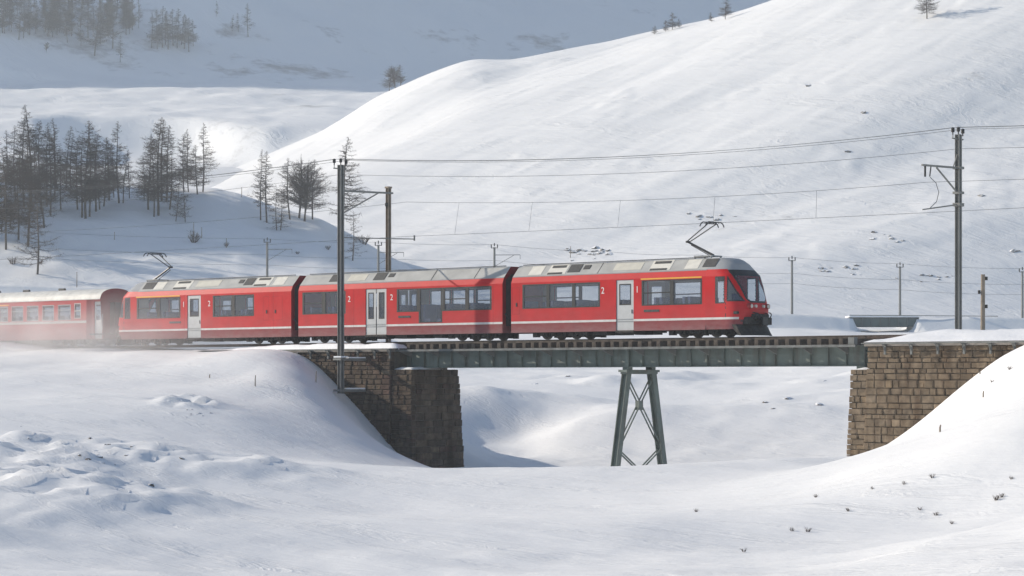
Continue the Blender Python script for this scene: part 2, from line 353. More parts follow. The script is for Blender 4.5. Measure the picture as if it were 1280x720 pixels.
def h_ground(X, Y, rough=True):
    X = np.asarray(X, float); Y = np.asarray(Y, float); shp = X.shape
    x = X.ravel(); y = Y.ravel(); z = np.empty(x.size)
    for i in range(0, x.size, 20000):
        xx, yy = x[i:i + 20000], y[i:i + 20000]
        r2 = ((xx[:, None] - P[None, :, 0]) ** 2 + (yy[:, None] - P[None, :, 1]) ** 2) / SC ** 2
        z[i:i + 20000] = _tps(r2) @ sol[:n_] + sol[n_] + sol[n_ + 1] * xx / SC + sol[n_ + 2] * yy / SC
    z = z.reshape(shp)
    # embankment of the far line with the opening for its bridge
    d = np.abs(Y - FAR_Y); T = far_top(X); side = T - np.maximum(d - 2.2, 0) * .78
    gl, gr = gap_l(), gap_r()
    open_ = np.where((X > gl - .1) & (X < gr + .1), np.minimum(np.abs(X - gl), np.abs(X - gr)) * .9, 0.)
    open_ = np.where((X > gl) & (X < gr), np.minimum(X - gl, gr - X) * .85 + .9, 0.)
    emb = side - open_
    back = T - .25                            # the field behind runs level with the line
    z = np.where(Y > FAR_Y, np.maximum(z, np.where(open_ > 0, np.minimum(emb + .2, back), back)), z)
    z = np.maximum(z, emb)
    if rough:
        near_track = sstep(1.5, 6, np.abs((X * RGT[1] + Y * FWD[1]) + CAM.y + 1.0))
        far_amp = .35 + .65 * sstep(110, 180, Y)
        z = z + near_track * (.30 * fbm(X / 16, Y / 16, 3, 3) * far_amp + .10 * fbm(X / 3.2 + Y / 9, Y / 3.4, 4, 11) * (.4 + .6 * sstep(.0, .7, fbm(X / 20, Y / 24, 2, 5) + .3)))
        # wind-cut drifts on the valley floor beyond the bridge
        z = z + .75 * sstep(135, 165, Y) * (1 - sstep(235, 270, Y)) * np.maximum(fbm((X + .5 * Y) / 13, Y / 7, 4, 31) - .1, 0)
        # tumbled snow and clods at the foot of the left bank
        q = sstep(98, 82, Y) * sstep(42, 62, Y) * sstep(-6.5, -13, X + 3 * fbm(X / 6, Y / 7, 3, 33))
        z = z + q * (.45 + .17 * fbm(X / 1.3, Y / 2.2, 5, 77, .7))
        q2 = np.exp(-(((X + 15.8) / 1.5) ** 2 + ((Y - 113) / 3.0) ** 2))
        z = z + q2 * (.18 + .30 * fbm(X / .8, Y / 1.2, 4, 41, .6))
    return z
RID = np.array([(-400, 330), (0, 300), (200, 264), (260, 237), (340, 196), (400, 166), (440, 141), (470, 121), (520, 99), (560, 83), (590, 74), (640, 76), (690, 66), (760, 55), (830, 38),
                (880, 28), (920, 17), (970, 0), (1050, -30), (1160, -58), (1280, -95), (1500, -170), (1900, -240), (2600, -300)], float)
RPX = np.arange(-400, 2601, 4.0)
def _gs(a, sig):
    k = np.exp(-.5 * (np.arange(-int(3 * sig), int(3 * sig) + 1) / sig) ** 2); k /= k.sum()
    return np.convolve(np.pad(a, len(k) // 2, 'edge'), k, 'valid')
RFINE = _gs(np.interp(RPX, RID[:, 0], RID[:, 1]), 3); RSOFT = _gs(RFINE, 42)
RYR = _gs(np.interp(RPX, [0, 440, 640, 970, 1300, 2000], [640, 610, 575, 540, 520, 520]), 45); RYF = _gs(np.interp(RPX, [0, 500, 900, 1300, 2000], [345, 335, 324, 328, 330]), 45)
def h_right(X, Y, rough=True):
    X = np.asarray(X, float); Y = np.asarray(Y, float)
    px = px_of(X, Y)
    Yr = np.interp(px, RPX, RYR)
    Yf = np.interp(px, RPX, RYF)
    zf = far_top(X) - .35
    t = (Y - Yf) / (Yr - Yf)
    tc = np.clip(t, 0, 1)
    wr = sstep(.45, 1.0, t)                   # crest outline in detail, the face below it smooth
    rz = zpix((1 - wr) * np.interp(px, RPX, RSOFT) + wr * np.interp(px, RPX, RFINE), Yr)
    g = .30 * tc + .70 * (tc * tc * (3 - 2 * tc)) ** .92
    g = np.where(t < 0, .30 * t, g)
    z = zf + (rz - zf) * g
    over = np.maximum(Y - Yr, 0)
    z = z - .0045 * over ** 2 / (1 + over / 60) - .02 * over
    if rough:
        k = np.clip(tc * 4, 0, 1) * np.clip((1 - tc) * 3.5, 0, 1)
        u = X * .83 + Y * .25; v = Y * .9 - X * .3
        z = z + k * (4.2 * fbm(u / 95, v / 60, 2, 51) + .28 * fbm(u / 30, v / 16, 2, 61)) + (.06 + .07 * k) * fbm(u / 14, v / 4, 4, 71)
        # hollow running down below the cornice
        lip = np.exp(-((Y - Yr + 24) / 12) ** 2) * sstep(800, 420, px)
        z = z - 2.0 * lip
        z = z + .35 * np.maximum(0, fbm(X / 10, Y / 10, 3, 81) - .55) * np.clip((1 - tc) * 3, 0, 1)
    return z
CREST = np.array([(-1200, 60), (-700, 60), (-420, 90), (-200, 172), (-60, 214), (0, 226), (100, 233), (200, 236), (270, 237), (300, 243), (340, 258), (400, 274), (440, 294), (480, 315), (520, 335), (560, 354), (640, 392), (760, 440)], float)
def h_left(X, Y, rough=True):
    X = np.asarray(X, float); Y = np.asarray(Y, float)
    px = px_of(X, Y)
    Yr = np.interp(px, [-1200, -300, 0, 300, 520, 760], [520, 440, 405, 392, 384, 380])
    rz = zpix(np.interp(px, CREST[:, 0], CREST[:, 1]), Yr)
    Yf = 309.0
    zf = far_top(X) - .5
    t = (Y - Yf) / (Yr - Yf); tc = np.clip(t, 0, 1)
    g = np.where(t < 0, .55 * t, .55 * tc + .45 * np.sin(tc * math.pi / 2) ** 1.3)
    z = zf + (rz - zf) * g - np.maximum(zf - rz, 0) * tc * .5
    z = z + 59 * np.exp(-(((X + 240) / 66) ** 2 + ((Y - 425) / 52) ** 2))   # unseen shoulder, added out of view to cast shade on the slope
    over = np.maximum(Y - Yr, 0)
    z = z - .012 * over ** 2 / (1 + over / 40)
    if rough:
        k = np.clip(tc * 4, 0, 1)
        z = z + k * (.9 * fbm(X / 24, Y / 24, 3, 91)) * np.clip((1.1 - tc) * 5, .25, 1) + .16 * fbm(X / 5, Y / 5, 4, 97)
    return z
def h_back(X, Y, rough=True):
    X = np.asarray(X, float); Y = np.asarray(Y, float)
    px = px_of(X, Y)
    y_scr = np.interp(Y, [380, 430, 490, 560, 700, 860, 900], [520, 400, 268, 212, 150, 100, 96])
    z = zpix(y_scr, np.minimum(Y, 860))
    base = 860 + 60 * np.clip((px - 150) / 600, -1, 1.5)
    d = np.maximum(Y - base, 0)
    z = z + .60 * d ** 2 / (d + 90) - .30 * np.minimum(d, 300) / 300 * np.clip(X, -600, 900)
    ye = 715 + 10 * fbm(X / 45, Y * 0, 3, 5) - 30 * sstep(210, 340, px)   # edge of a terrace
    step = sstep(0, -19, Y - ye) * sstep(40, 95, px) * sstep(430, 300, px)
    z = z - 10.5 * step * sstep(560, 650, Y)
    if rough:
        z = z + sstep(0, 150, d) * (9 * fbm((X + .4 * Y) / 130, Y / 160, 4, 21)) + .9 * fbm(X / 30, Y / 24, 4, 25) + .25 * fbm(X / 7, Y / 9, 3, 28)
    return z
LAYERS = dict(ground=h_ground, right=h_right, left=h_left, back=h_back)
def hit(px, py, layers, y0, y1, n=900):
    """first point of the given slopes along a line of sight: where a tree or rock of the photograph stands"""
    Y = np.linspace(y0, y1, n); X = (px - 640) / FPX * Y; zr = zpix(py, Y)
    best = None
    h = np.max([LAYERS[l](X, Y) for l in layers], axis=0)
    w_ = np.where(h >= zr)[0]
    i = w_[0] if len(w_) else int(np.argmax(h - zr))
    return float(X[i]), float(Y[i]), float(h[i])
def sheet(name, f, xs_fn, Ys, nx, m, label):
    u = np.linspace(-1, 1, nx); Yg = np.repeat(np.asarray(Ys)[:, None], nx, 1)
    Xg = xs_fn(u[None, :], Yg)
    Z = f(Xg, Yg)
    wx = CAM.x + Xg * RGT[0] + Yg * FWD[0]; wy = CAM.y + Xg * RGT[1] + Yg * FWD[1]
    co = np.stack([wx, wy, Z], -1).reshape(-1, 3)
    ny = len(Ys)
    a = (np.arange(ny - 1)[:, None] * nx + np.arange(nx - 1)[None, :]).ravel()
    fc = np.stack([a, a + 1, a + nx + 1, a + nx], -1)
    me = bpy.data.meshes.new(name)
    me.vertices.add(len(co)); me.vertices.foreach_set('co', co.ravel())
    me.loops.add(fc.size); me.loops.foreach_set('vertex_index', fc.ravel().astype(np.int32))
    me.polygons.add(len(fc)); me.polygons.foreach_set('loop_start', np.arange(0, fc.size, 4, dtype=np.int32))
    me.polygons.foreach_set('use_smooth', np.ones(len(fc), bool))
    me.update(calc_edges=True); me.validate()
    me.materials.append(m)
    o = link(name, me); tag(o, label, None, None, 'structure'); return o
cc = np.concatenate
sheet('snowy_ground', h_ground, lambda u, Y: u * (.30 * np.maximum(Y, 0) + 45),
      cc([np.linspace(-60, 20, 20, endpoint=False), np.linspace(20, 90, 120, endpoint=False), np.linspace(90, 140, 190, endpoint=False), np.linspace(140, 270, 170, endpoint=False), np.linspace(270, 306, 90, endpoint=False), np.linspace(306, 400, 50)]),
      460, M['snow_near'], 'snow-covered valley floor and banks around the railway bridge')
sheet('snowy_hill', h_right, lambda u, Y: (u * .42 + .17) * Y, cc([np.linspace(318, 480, 190, endpoint=False), np.linspace(480, 620, 170, endpoint=False), np.linspace(620, 800, 30)]),
      520, M['snow_hill'], 'broad sunlit snow hill rising behind the train')
sheet('wooded_slope', h_left, lambda u, Y: (u * .50 - .46) * Y, cc([np.linspace(300, 420, 150, endpoint=False), np.linspace(420, 560, 40)]), 560, M['snow_shade'], 'shaded snow slope with bare larches')
sheet('mountain', h_back, lambda u, Y: (u * .50 - .05) * Y, cc([np.linspace(400, 900, 170, endpoint=False), np.linspace(900, 1340, 110)]), 360, M['snow_far'], 'far mountainside in blue shade above a sunlit shelf')

# ------------------------------------------------------------------ track
def wv(s_, n, z): return (s_, n, z)
BR0, BR1 = S(508, -1.0), S(1082, -1.0)        # ends of the steel span
trk = empty('railway_track', (-30, 0, 0)); tag(trk, 'single metre-gauge railway track crossing the bridge', None, None, 'structure')
for n in (-.5, .5):
    m = MB(); m.extr([(n - .06, -.14), (n + .06, -.14), (n + .015, -.12), (n + .012, -.05), (n + .033, -.035), (n + .033, 0), (n - .033, 0), (n - .033, -.035), (n - .012, -.05), (n - .015, -.12)], -150, 70, True, True)
    o = m.build('rail', M['rail'], trk); o.location = (30, 0, 0)
for n in (-.98, .98):
    m = MB(); m.box(BR0, BR1, n - .06, n + .06, -.165, -.06); o = m.build('guard_timber', M['timber'], trk); o.location = (30, 0, 0)
slp = MB().box(-.11, .11, -1.62, 1.55, -.28, 0).mesh('sleeper', M['timber'])
k = 0; s_ = BR0 + .2
while s_ < BR1 + .2:
    o = link('sleeper', slp, trk, (s_ + 30 + random.uniform(-.03, .03), random.uniform(-.05, .05), -.17 + random.uniform(-.01, .01)))
    o.rotation_euler = (0, random.uniform(-.02, .02), random.uniform(-.015, .015)); o.scale = (random.uniform(.9, 1.1), 1, 1)
    s_ += .60

# ------------------------------------------------------------------ bridge
br = empty('railway_bridge', (BR0, 0, -7)); tag(br, 'dark green steel plate girder bridge carrying the red train', 'bridge')
def bp(mb, name, m, parent=br, **k):
    o = mb.build(name, m, parent, **k)
    base = parent.matrix_world if False else None
    o.location = (-BR0, 0, 7) if parent is br else (0, 0, 0)
    return o
GT, GB = -.475, -1.46
LEN = BR1 - BR0
for n in (-.95, .95):
    g = bp(MB().box(BR0, BR1, n - .012, n + .012, GB + .03, GT - .03), 'girder_web', M['green'])
    for nm, z0, z1 in (('top_flange', GT - .03, GT), ('bottom_flange', GB, GB + .03)):
        o = MB().box(BR0, BR1, n - .17, n + .17, z0, z1).build(nm, M['green'], g)
    st = MB().box(-.008, .008, -.13, -.014, GB + .035, GT - .035) if n < 0 else MB().box(-.008, .008, .014, .13, GB + .035, GT - .035)
    me = st.mesh('stiffener', M['green'])
    kk = 0; x = BR0 + .4
    while x < BR1:
        link('stiffener', me, g, (x, n, 0)); x += 1.02
for x in np.arange(BR0 + .8, BR1, 2.04):
    m = MB(); m.beam((x, -.9, GB + .1), (x, .9, GB + .1), .08, .08); m.beam((x, -.9, GB + .1), (x, .9, GT - .1), .06, .06); m.beam((x, -.9, GT - .12), (x, .9, GT - .12), .08, .08)
    bp(m, 'cross_frame', M['green'])
# walkway bracket arms and edge angle along the near side
bx = MB(); bx.prism([(-.02, 0), (.02, 0), (.02, -.001), (-.02, -.001)], 0, 0.001)
brk = MB(); brk.v += [(-.03, -1.13, GT - .02), (-.03, -2.02, GT - .02), (-.03, -2.02, GT - .12), (-.03, -1.13, GT - .42), (.03, -1.13, GT - .02), (.03, -2.02, GT - .02), (.03, -2.02, GT - .12), (.03, -1.13, GT - .42)]
brk.f += [(0, 1, 2, 3), (7, 6, 5, 4), (0, 4, 5, 1), (1, 5, 6, 2), (2, 6, 7, 3), (3, 7, 4, 0)]
bme = brk.mesh('walkway_bracket', M['plate'])
for x in np.arange(BR0 + .55, BR1, 2.04):
    o = link('walkway_bracket', bme, br, (x - BR0, 0, 7))
m = MB(); m.box(BR0, BR1 + .1, -2.06, -1.98, GT - .1, GT + .015); bp(m, 'edge_angle', M['plate'])
m = MB()
for y in (-1.95, -1.80, -1.65): m.box(BR0, BR1 - .1, y - .06, y + .06, GT - .02, GT + .012 + random.uniform(0, .006))
bp(m, 'walkway_plank', M['plate'])
m = MB(); m.box(BR1 - .35, BR1 - .02, -1.95, -1.66, -.44, -.12); bp(m, 'cable_box', M['plate'])
random.seed(5)
# trestle
TS = S(799, 0)
tr = empty('trestle', (TS - BR0, 0, 0), br)
LEG_T, LEG_B = -1.72, -8.2
def legp(sg, z):                              # centre line of a leg
    f = (LEG_T - z) / (LEG_T + 6.9)
    return Vector((0, sg * (1.02 + .98 * f), z + 7))
for sg in (-1, 1):
    a, b = legp(sg, LEG_T), legp(sg, LEG_B)
    m = MB(); m.beam(a + Vector((0, 0, 0)), b, .30, .03)
    for dx in (-.165, .165):
        m.beam(a + Vector((dx, 0, 0)), b + Vector((dx, 0, 0)), .03, .36)
    m.build('leg', M['green'], tr)
m = MB(); m.box(-.28, .28, -1.35, 1.35, -1.72 + 7, -1.60 + 7); m.box(-.2, .2, -1.28, 1.28, -1.82 + 7, -1.72 + 7); m.build('cap_beam', M['green'], tr)
for n in (-.95, .95):
    m = MB(); m.box(-.2, .2, n - .16, n + .16, -1.60 + 7, -1.462 + 7); m.build('bearing', M['green'], tr)
def brace(z0, z1):
    for sg in (-1, 1):
        p, q = legp(sg, z0), legp(-sg, z1)
        for dx in (-.1, .1):
            m = MB(); m.beam(p + Vector((dx, 0, 0)), q + Vector((dx, 0, 0)), .035, .075); m.build('brace', M['green'], tr)
brace(-1.95, -5.6); brace(-5.65, -8.2)
zc_ = -3.42
m = MB(); m.box(-.13, .13, -.16, .16, zc_ + 7 - .24, zc_ + 7 + .24); m.build('gusset', M['green'], tr)
for x in (S(786, -.97), ):
    m = MB(); m.box(x - .12, x + .12, -1.16, -1.12 + .05, GB - .0, GT); bp(m, 'web_post', M['green'])

# ------------------------------------------------------------------ stone abutments
def stone_block(seed):
    rnd = random.Random(seed); v = []; e = .06
    for z in (0, 1):
        for y in (0, 1):
            for x in (0, 1): v.append([x + rnd.uniform(-.03, .03), y, z + rnd.uniform(-.04, .04)])
    m = MB(); m.v = [tuple(q) for q in v]
    m.f = [(0, 2, 3, 1), (4, 5, 7, 6), (2, 6, 7, 3), (0, 4, 6, 2), (1, 3, 7, 5)]
    # pillowed front face (y = 0)
    c = []
    for x, z in ((.1, .14), (.9, .14), (.9, .86), (.1, .86)):
        m.v.append((x + rnd.uniform(-.03, .03), -.07 + rnd.uniform(-.05, .03), z + rnd.uniform(-.04, .04)))
    m.f += [(8, 9, 11 - 1, 11), (0, 1, 9, 8), (1, 5, 10, 9), (5, 4, 11, 10), (4, 0, 8, 11)]
    return m
SM = {k: [stone_block(i).mesh('stone', M[k]) for i in range(6)] for k in ('stone_warm', 'stone_dark')}
def gz(s_, n):
    X, Y = w2c(s_, n); return float(h_ground(np.array([X]), np.array([Y]))[0])
def courses(parent, base, along, a0, a1, face, ztop, zbot, mk, lo=.28, hi=.74, hgt=.29, seed=1):
    """courses of squared stones; along = 'x' (face towards the viewer) or 'y' (face towards +x)"""
    rnd = random.Random(seed); z = ztop; cnt = 0
    while z > zbot:
        h = hgt * rnd.uniform(.72, 1.3); zl = z - h
        A0, A1, F = a0(z), a1(z), face(z)
        a = A0
        while a < A1 - .02:
            L = min(rnd.uniform(lo, hi), A1 - a)
            if A1 - a - L < .22: L = A1 - a
            mid = a + L / 2
            g = gz(mid, F) if along == 'x' else gz(F, mid)
            if z > g - .15:
                me = rnd.choice(SM[mk]); pr = rnd.uniform(-.035, .04)
                o = link('stone', me, parent)
                if along == 'x':
                    o.location = (a + .012 - base[0], F - pr - base[1], zl + .012 - base[2]); o.scale = (L - .024, .3, h - .024)
                else:
                    o.rotation_euler = (0, 0, math.pi / 2); o.location = (F + pr - base[0], a + .012 - base[1], zl + .012 - base[2]); o.scale = (L - .024, .3, h - .024)
                cnt += 1
            a += L
        z = zl
    return cnt
WN = -2.3
# right abutment
rb = (S(1085, WN), 0, -6); ra = empty('stone_abutment', rb); tag(ra, 'sunlit brown squared-stone abutment under a snow-topped coping', 'abutment')
RX0 = S(1085, WN); RX1 = 26.0
f0 = lambda z: RX0 - .03 * (-.55 - z)
courses(ra, rb, 'x', f0, lambda z: RX1 - 4, lambda z: WN - .045 * (-.55 - z), -.55, -6.4, 'stone_warm', seed=3)
SB0 = S(1062, WN)
courses(ra, rb, 'x', lambda z: SB0 - .045 * (-1.7 - z), lambda z: RX0 - .03 * (-.55 - z) , lambda z: WN + .12 - .03 * (-.55 - z), -1.62, -6.8, 'stone_warm', seed=4)
def rp(m, name, mm, parent=ra, b=rb):
    o = m.build(name, mm, parent); o.location = (-b[0], -b[1], -b[2]); return o
rp(MB().prism([(RX0 + .06, -.56), (RX0 - .13, -7.5), (RX1, -7.5), (RX1, -.56)], WN + .30, 2.3), 'core', M['mortar'])
rp(MB().prism([(RX0 + .06, -.56), (RX0 - .13, -7.5), (RX1 - 4, -7.5), (RX1 - 4, -.56)], WN + .07, WN + .295), 'joint_backing', M['mortar'])
rp(MB().prism([(SB0 + .04, -1.64), (SB0 - .2, -7.5), (RX0 + .0, -7.5), (RX0 + .04, -1.64)], WN + .24, 2.1), 'bearing_shelf', M['mortar'])
rp(MB().box(RX0 - .12, RX1 - 3, WN - .14, WN + .5, -.56, -.37), 'coping', M['concrete'])
def wall_brackets(parent, b, xs):
    for x in xs:
        m = MB(); m.box(x - .05, x + .05, WN - .40, WN - .145, -.50, -.42); m.box(x - .05, x + .05, WN - .22, WN - .145, -.95, -.50); rp(m, 'bracket', M['plate'], parent, b)
        m = MB(); m.beam((x, WN - .38, -.49), (x, WN - .15, -.9), .03, .03); rp(m, 'bracket_strut', M['plate'], parent, b)
wall_brackets(ra, rb, [S(p, WN - .2) for p in (1106, 1139, 1172, 1205, 1238, 1268)])
m = MB(); m.box(RX0 - .1, RX1 - 3, WN - .44, WN - .39, -.46, -.40); rp(m, 'cable_rail', M['plate'])
# left abutment: wing wall and bearing pier
LX1 = S(488, WN); LX0 = S(372, WN)
lb = (LX1, 0, -7); la = empty('stone_abutment', lb); tag(la, 'dark stone abutment with a battered bearing pier in shade', 'abutment')
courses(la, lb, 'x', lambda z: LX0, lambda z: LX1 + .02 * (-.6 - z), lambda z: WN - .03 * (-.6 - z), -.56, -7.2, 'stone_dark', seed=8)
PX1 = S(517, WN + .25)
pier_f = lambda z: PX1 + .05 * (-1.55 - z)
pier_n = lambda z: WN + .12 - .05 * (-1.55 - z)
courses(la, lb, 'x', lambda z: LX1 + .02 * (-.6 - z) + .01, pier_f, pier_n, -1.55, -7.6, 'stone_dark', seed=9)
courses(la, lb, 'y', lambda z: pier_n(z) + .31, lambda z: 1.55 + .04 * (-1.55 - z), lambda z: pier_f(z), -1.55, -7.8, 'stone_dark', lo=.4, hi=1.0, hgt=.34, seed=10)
def lp(m, name, mm): return rp(m, name, mm, la, lb)
lp(MB().prism([(LX0, -.57), (LX0, -8), (LX1 + .1, -8), (LX1 - .05, -.57)], WN + .30, 2.3), 'core', M['mortar'])
lp(MB().prism([(LX0 + .1, -.57), (LX0 + .1, -8), (LX1 + .05, -8), (LX1 - .06, -.57)], WN + .07, WN + .295), 'joint_backing', M['mortar'])
m = MB(); a = 8
T, B = -1.56, -8.2
x0, xt, xb = LX1 - .04, pier_f(T) - .05, pier_f(B) - .05; yt, yb = pier_n(T) + .05, pier_n(B) + .05
m.v = [(x0, yt, T), (xt, yt, T), (xt, 1.5, T), (x0, 1.5, T), (x0, yb, B), (xb, yb, B), (xb, 1.8, B), (x0, 1.8, B)]
m.f = [(0, 1, 2, 3), (7, 6, 5, 4), (0, 4, 5, 1), (1, 5, 6, 2), (2, 6, 7, 3), (3, 7, 4, 0)]
lp(m, 'pier_core', M['mortar'])
lp(MB().box(LX0 - 1, LX1 + .12, WN - .12, WN + .5, -.565, -.39), 'coping', M['concrete'])
wall_brackets(la, lb, [S(p, WN - .2) for p in (388, 410, 447, 468, 487)])
m = MB(); m.box(LX0 - 1, LX1 + .3, WN - .44, WN - .39, -.46, -.40); rp(m, 'cable_rail', M['plate'], la, lb)
for n in (-.95, .95):
    m = MB(); m.box(BR0 - .05, BR0 + .4, n - .2, n + .2, -1.6, -1.465); lp(m, 'bearing', M['green'])
    m = MB(); m.box(BR1 - .4, BR1 + .05, n - .2, n + .2, -1.66, -1.465); rp(m, 'bearing', M['green'])

# lying snow on the copings and shelves: lumpy strips with a rounded edge
def snow_strip(name, x0, x1, y0, y1, zb, fh, label, nx=120, ny=16, seed=0):
    m = MB(); xs = np.linspace(x0, x1, nx); ys = np.linspace(0, 1, ny)
    for i, x in enumerate(xs):
        for j, v in enumerate(ys):
            y = y0 + (y1 - y0) * v
            ex = min(1, (x - x0) / .5, (x1 - x) / .5) if True else 1
            edge = min(1, v * (y1 - y0) / .25, (1 - v) * (y1 - y0) / .25)
            e = math.sqrt(max(0, 1 - (1 - max(0, edge)) ** 2)) * math.sqrt(max(0, 1 - (1 - max(0, ex)) ** 2))
            hh = fh(x, y) + .05 * float(fbm(np.array([x / 1.1]), np.array([y / .8]), 3, 5 + seed)[0])
            m.v.append((x, y - (.05 * e if j == 0 else 0), zb + max(hh, .01) * e))
    for i in range(nx - 1):
        for j in range(ny - 1): m.f.append((i * ny + j, (i + 1) * ny + j, (i + 1) * ny + j + 1, i * ny + j + 1))
    o = m.build(name, M['snow_cap'], None, smooth=True); tag(o, label, None, None, 'stuff'); return o
snow_strip('snow_cover', RX0 - .15, 60, WN - .16, 5.5, -.372, lambda x, y: .12 + .42 * float(sstep(WN, -.6, np.array(y))) * float(sstep(RX0 - .5, RX0 + 2.5, np.array(x))), 'snow lying over the track and coping of the sunlit abutment', nx=160, ny=24)
snow_strip('snow_cover', LX0 - 9, LX1 + .6, WN - .14, -1.45, -.392, lambda x, y: .26 * float(sstep(LX0 - 8.5, LX0 - .5, np.array(x))) + .02, 'snow lying on the coping beside the dark abutment', nx=70, ny=10, seed=3)
snow_strip('snow_cover', LX0 - 9, LX1 - .5, 1.6, 5.0, -.42, lambda x, y: .3 * float(sstep(LX0 - 8.5, LX0 - .5, np.array(x))) + .02, 'snow lying behind the track on the dark abutment', nx=50, ny=10, seed=5)
snow_strip('snow_cover', LX1 + .05, PX1 + .02, WN + .2, .3, -1.552, lambda x, y: .13, 'small snow patch on the shelf of the bearing pier', nx=24, ny=16, seed=4)
snow_strip('snow_cover', SB0 + .02, RX0 - .06, WN + .16, 1.5, -1.632, lambda x, y: .12, 'small snow patch on the shelf beneath the girder end', nx=16, ny=14, seed=6)

# ------------------------------------------------------------------ train
HW = 1.33                                     # half width of the bodies
def grid_panel(mb, x0, x1, z0, z1, holes, y, back=None):
    xs = sorted({x0, x1, *[v for h in holes for v in h[:2] if x0 < v < x1]})
    zs = sorted({z0, z1, *[v for h in holes for v in h[2:] if z0 < v < z1]})
    for a, b in zip(xs, xs[1:]):
        for c, d in zip(zs, zs[1:]):
            mx, mz = (a + b) / 2, (c + d) / 2
            if any(h[0] < mx < h[1] and h[2] < mz < h[3] for h in holes): continue
            mb.quad((a, y, c), (b, y, c), (b, y, d), (a, y, d))
    if back is not None:                      # reveals
        for h in holes:
            a, b, c, d = max(h[0], x0), min(h[1], x1), max(h[2], z0), min(h[3], z1)
            if a >= b or c >= d: continue
            for p, q in (((a, c), (b, c)), ((b, c), (b, d)), ((b, d), (a, d)), ((a, d), (a, c))):
                mb.quad((p[0], y, p[1]), (q[0], y, q[1]), (q[0], back, q[1]), (p[0], back, p[1]))
    return mb
def lerp_tab(tab, z):
    return float(np.interp(z, [t[0] for t in tab], [t[1] for t in tab]))
SF = [(.37, -.20), (.9, -.05), (1.3, 0), (1.85, -.13), (2.45, -.29), (3.05, -.50), (3.33, -.77), (3.6, -.95), (3.8, -1.22), (3.9, -1.5), (3.93, -1.75)]
def halfw(z):
    return lerp_tab([(.37, 1.30), (.6, 1.33), (3.0, 1.33), (3.33, 1.20), (3.93, .65)], z)
def cab(parent, tip, face):
    """driver's cab lofted from level slices; tip = x of the nose in the parent's frame, face = +1 / -1"""
    zs = np.concatenate([np.linspace(.37, .85, 9, endpoint=False), [.85, .90, .96], np.linspace(1.0, 3.33, 78), np.linspace(3.36, 3.93, 20)])
    ph = np.radians(np.concatenate([np.linspace(-90, -60, 26, endpoint=False), np.linspace(-60, 60, 70, endpoint=False), np.linspace(60, 90, 27)]))
    p = 3.0; grid = []; info = []
    for z in zs:
        sf = lerp_tab(SF, z); s0 = max(sf - 1.2, -2.3); W = halfw(z); row = []
        st = np.linspace(-2.35, s0, 44, endpoint=False)
        row += [(x, -W) for x in st]
        row += [(s0 + (sf - s0) * abs(math.cos(a)) ** (2 / p), W * math.copysign(abs(math.sin(a)) ** (2 / p), a)) for a in ph]
        row += [(x, W) for x in st[::-1]]
        grid.append([(x, y, z) for x, y in row])
    cls = {}
    def add(c, q): cls.setdefault(c, MB()).quad(*q)
    nr, nc = len(grid), len(grid[0])
    for i in range(nr - 1):
        for j in range(nc - 1):
            q = [grid[i][j], grid[i][j + 1], grid[i + 1][j + 1], grid[i + 1][j]]
            x = sum(v[0] for v in q) / 4; y = abs(sum(v[1] for v in q) / 4); z = sum(v[2] for v in q) / 4
            W = halfw(z); sf = lerp_tab(SF, z); r_ = y / W; s0 = max(sf - 1.2, -2.3)
            rw = .54 + .24 * min(max((z - 1.70) / 1.2, 0), 1.2); front = x > s0 + (sf - s0) * .5 and r_ < rw + .07
            c = 'shell'
            if front and 1.68 < z < 3.30:
                cor = r_ > rw - .06 and z < 1.68 + (r_ - rw + .06) * 1.3
                inner = r_ < rw and 1.75 < z < 3.0 and not (r_ > rw - .12 and z < 1.75 + (r_ - rw + .12) * 1.2)
                if not cor: c = 'windscreen' if inner else 'windscreen_surround'
            elif z > 3.33 or (front and z >= 3.30): c = 'cab_roof'
            elif z < .85: c = 'skirt'
            elif z < .96 and x < -.42 and r_ > .6: c = 'stripe'
            else:
                def tri(m): return -1.06 + m < x < -.24 - (z - 1.75) * .64 - m and 1.72 + m < z < 2.96 - m
                def nar(m): return -1.75 + m < x < -1.17 - m and 1.63 + m < z < 2.96 - m
                if r_ > .58 and tri(0): c = 'side_window' if tri(.07) else 'side_window_frame'
                elif r_ > .97 and nar(0): c = 'narrow_window' if nar(.06) else 'narrow_window_frame'
                elif r_ > .97 and z < 3.1 and (abs(x + 1.115) < .013): c = 'door_gap'
            if c in ('stripe', 'side_window', 'side_window_frame', 'narrow_window', 'narrow_window_frame', 'door_gap', 'skirt') and q[0][1] > 0: c += '#'
            add(c, q)
    add('cab_roof', [v for v in grid[-1]])
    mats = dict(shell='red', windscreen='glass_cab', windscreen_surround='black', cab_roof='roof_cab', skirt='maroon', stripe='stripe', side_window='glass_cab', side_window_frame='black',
                narrow_window='glass', narrow_window_frame='black', door_gap='black')
    root = {}
    for c, mb in cls.items():
        par = parent
        c = c.rstrip('#'); me = mb.mesh(c, M[mats[c]], True)
        bmerge(me)
        o = link({'shell': 'cab_shell', 'skirt': 'cab_skirt', 'stripe': 'cab_stripe'}.get(c, c), me, parent, (tip, 0, 0)); o.rotation_euler = (0, 0, 0 if face > 0 else math.pi)
    def part(mb, nm, mm, par=parent, sm=False, bevel=0):
        o = mb.build(nm, M[mm], par, (tip, 0, 0), sm, bevel); o.rotation_euler = (0, 0, 0 if face > 0 else math.pi); return o
    part(MB().box(-2.3, -.3, -1.1, 1.1, .74, .80), 'cab_floor', 'floor')
    part(MB().prism([(-.75, .8), (-.25, .8), (-.28, 1.55), (-.7, 1.70), (-.85, 1.6)], -.85, .85), 'driver_desk', 'under')
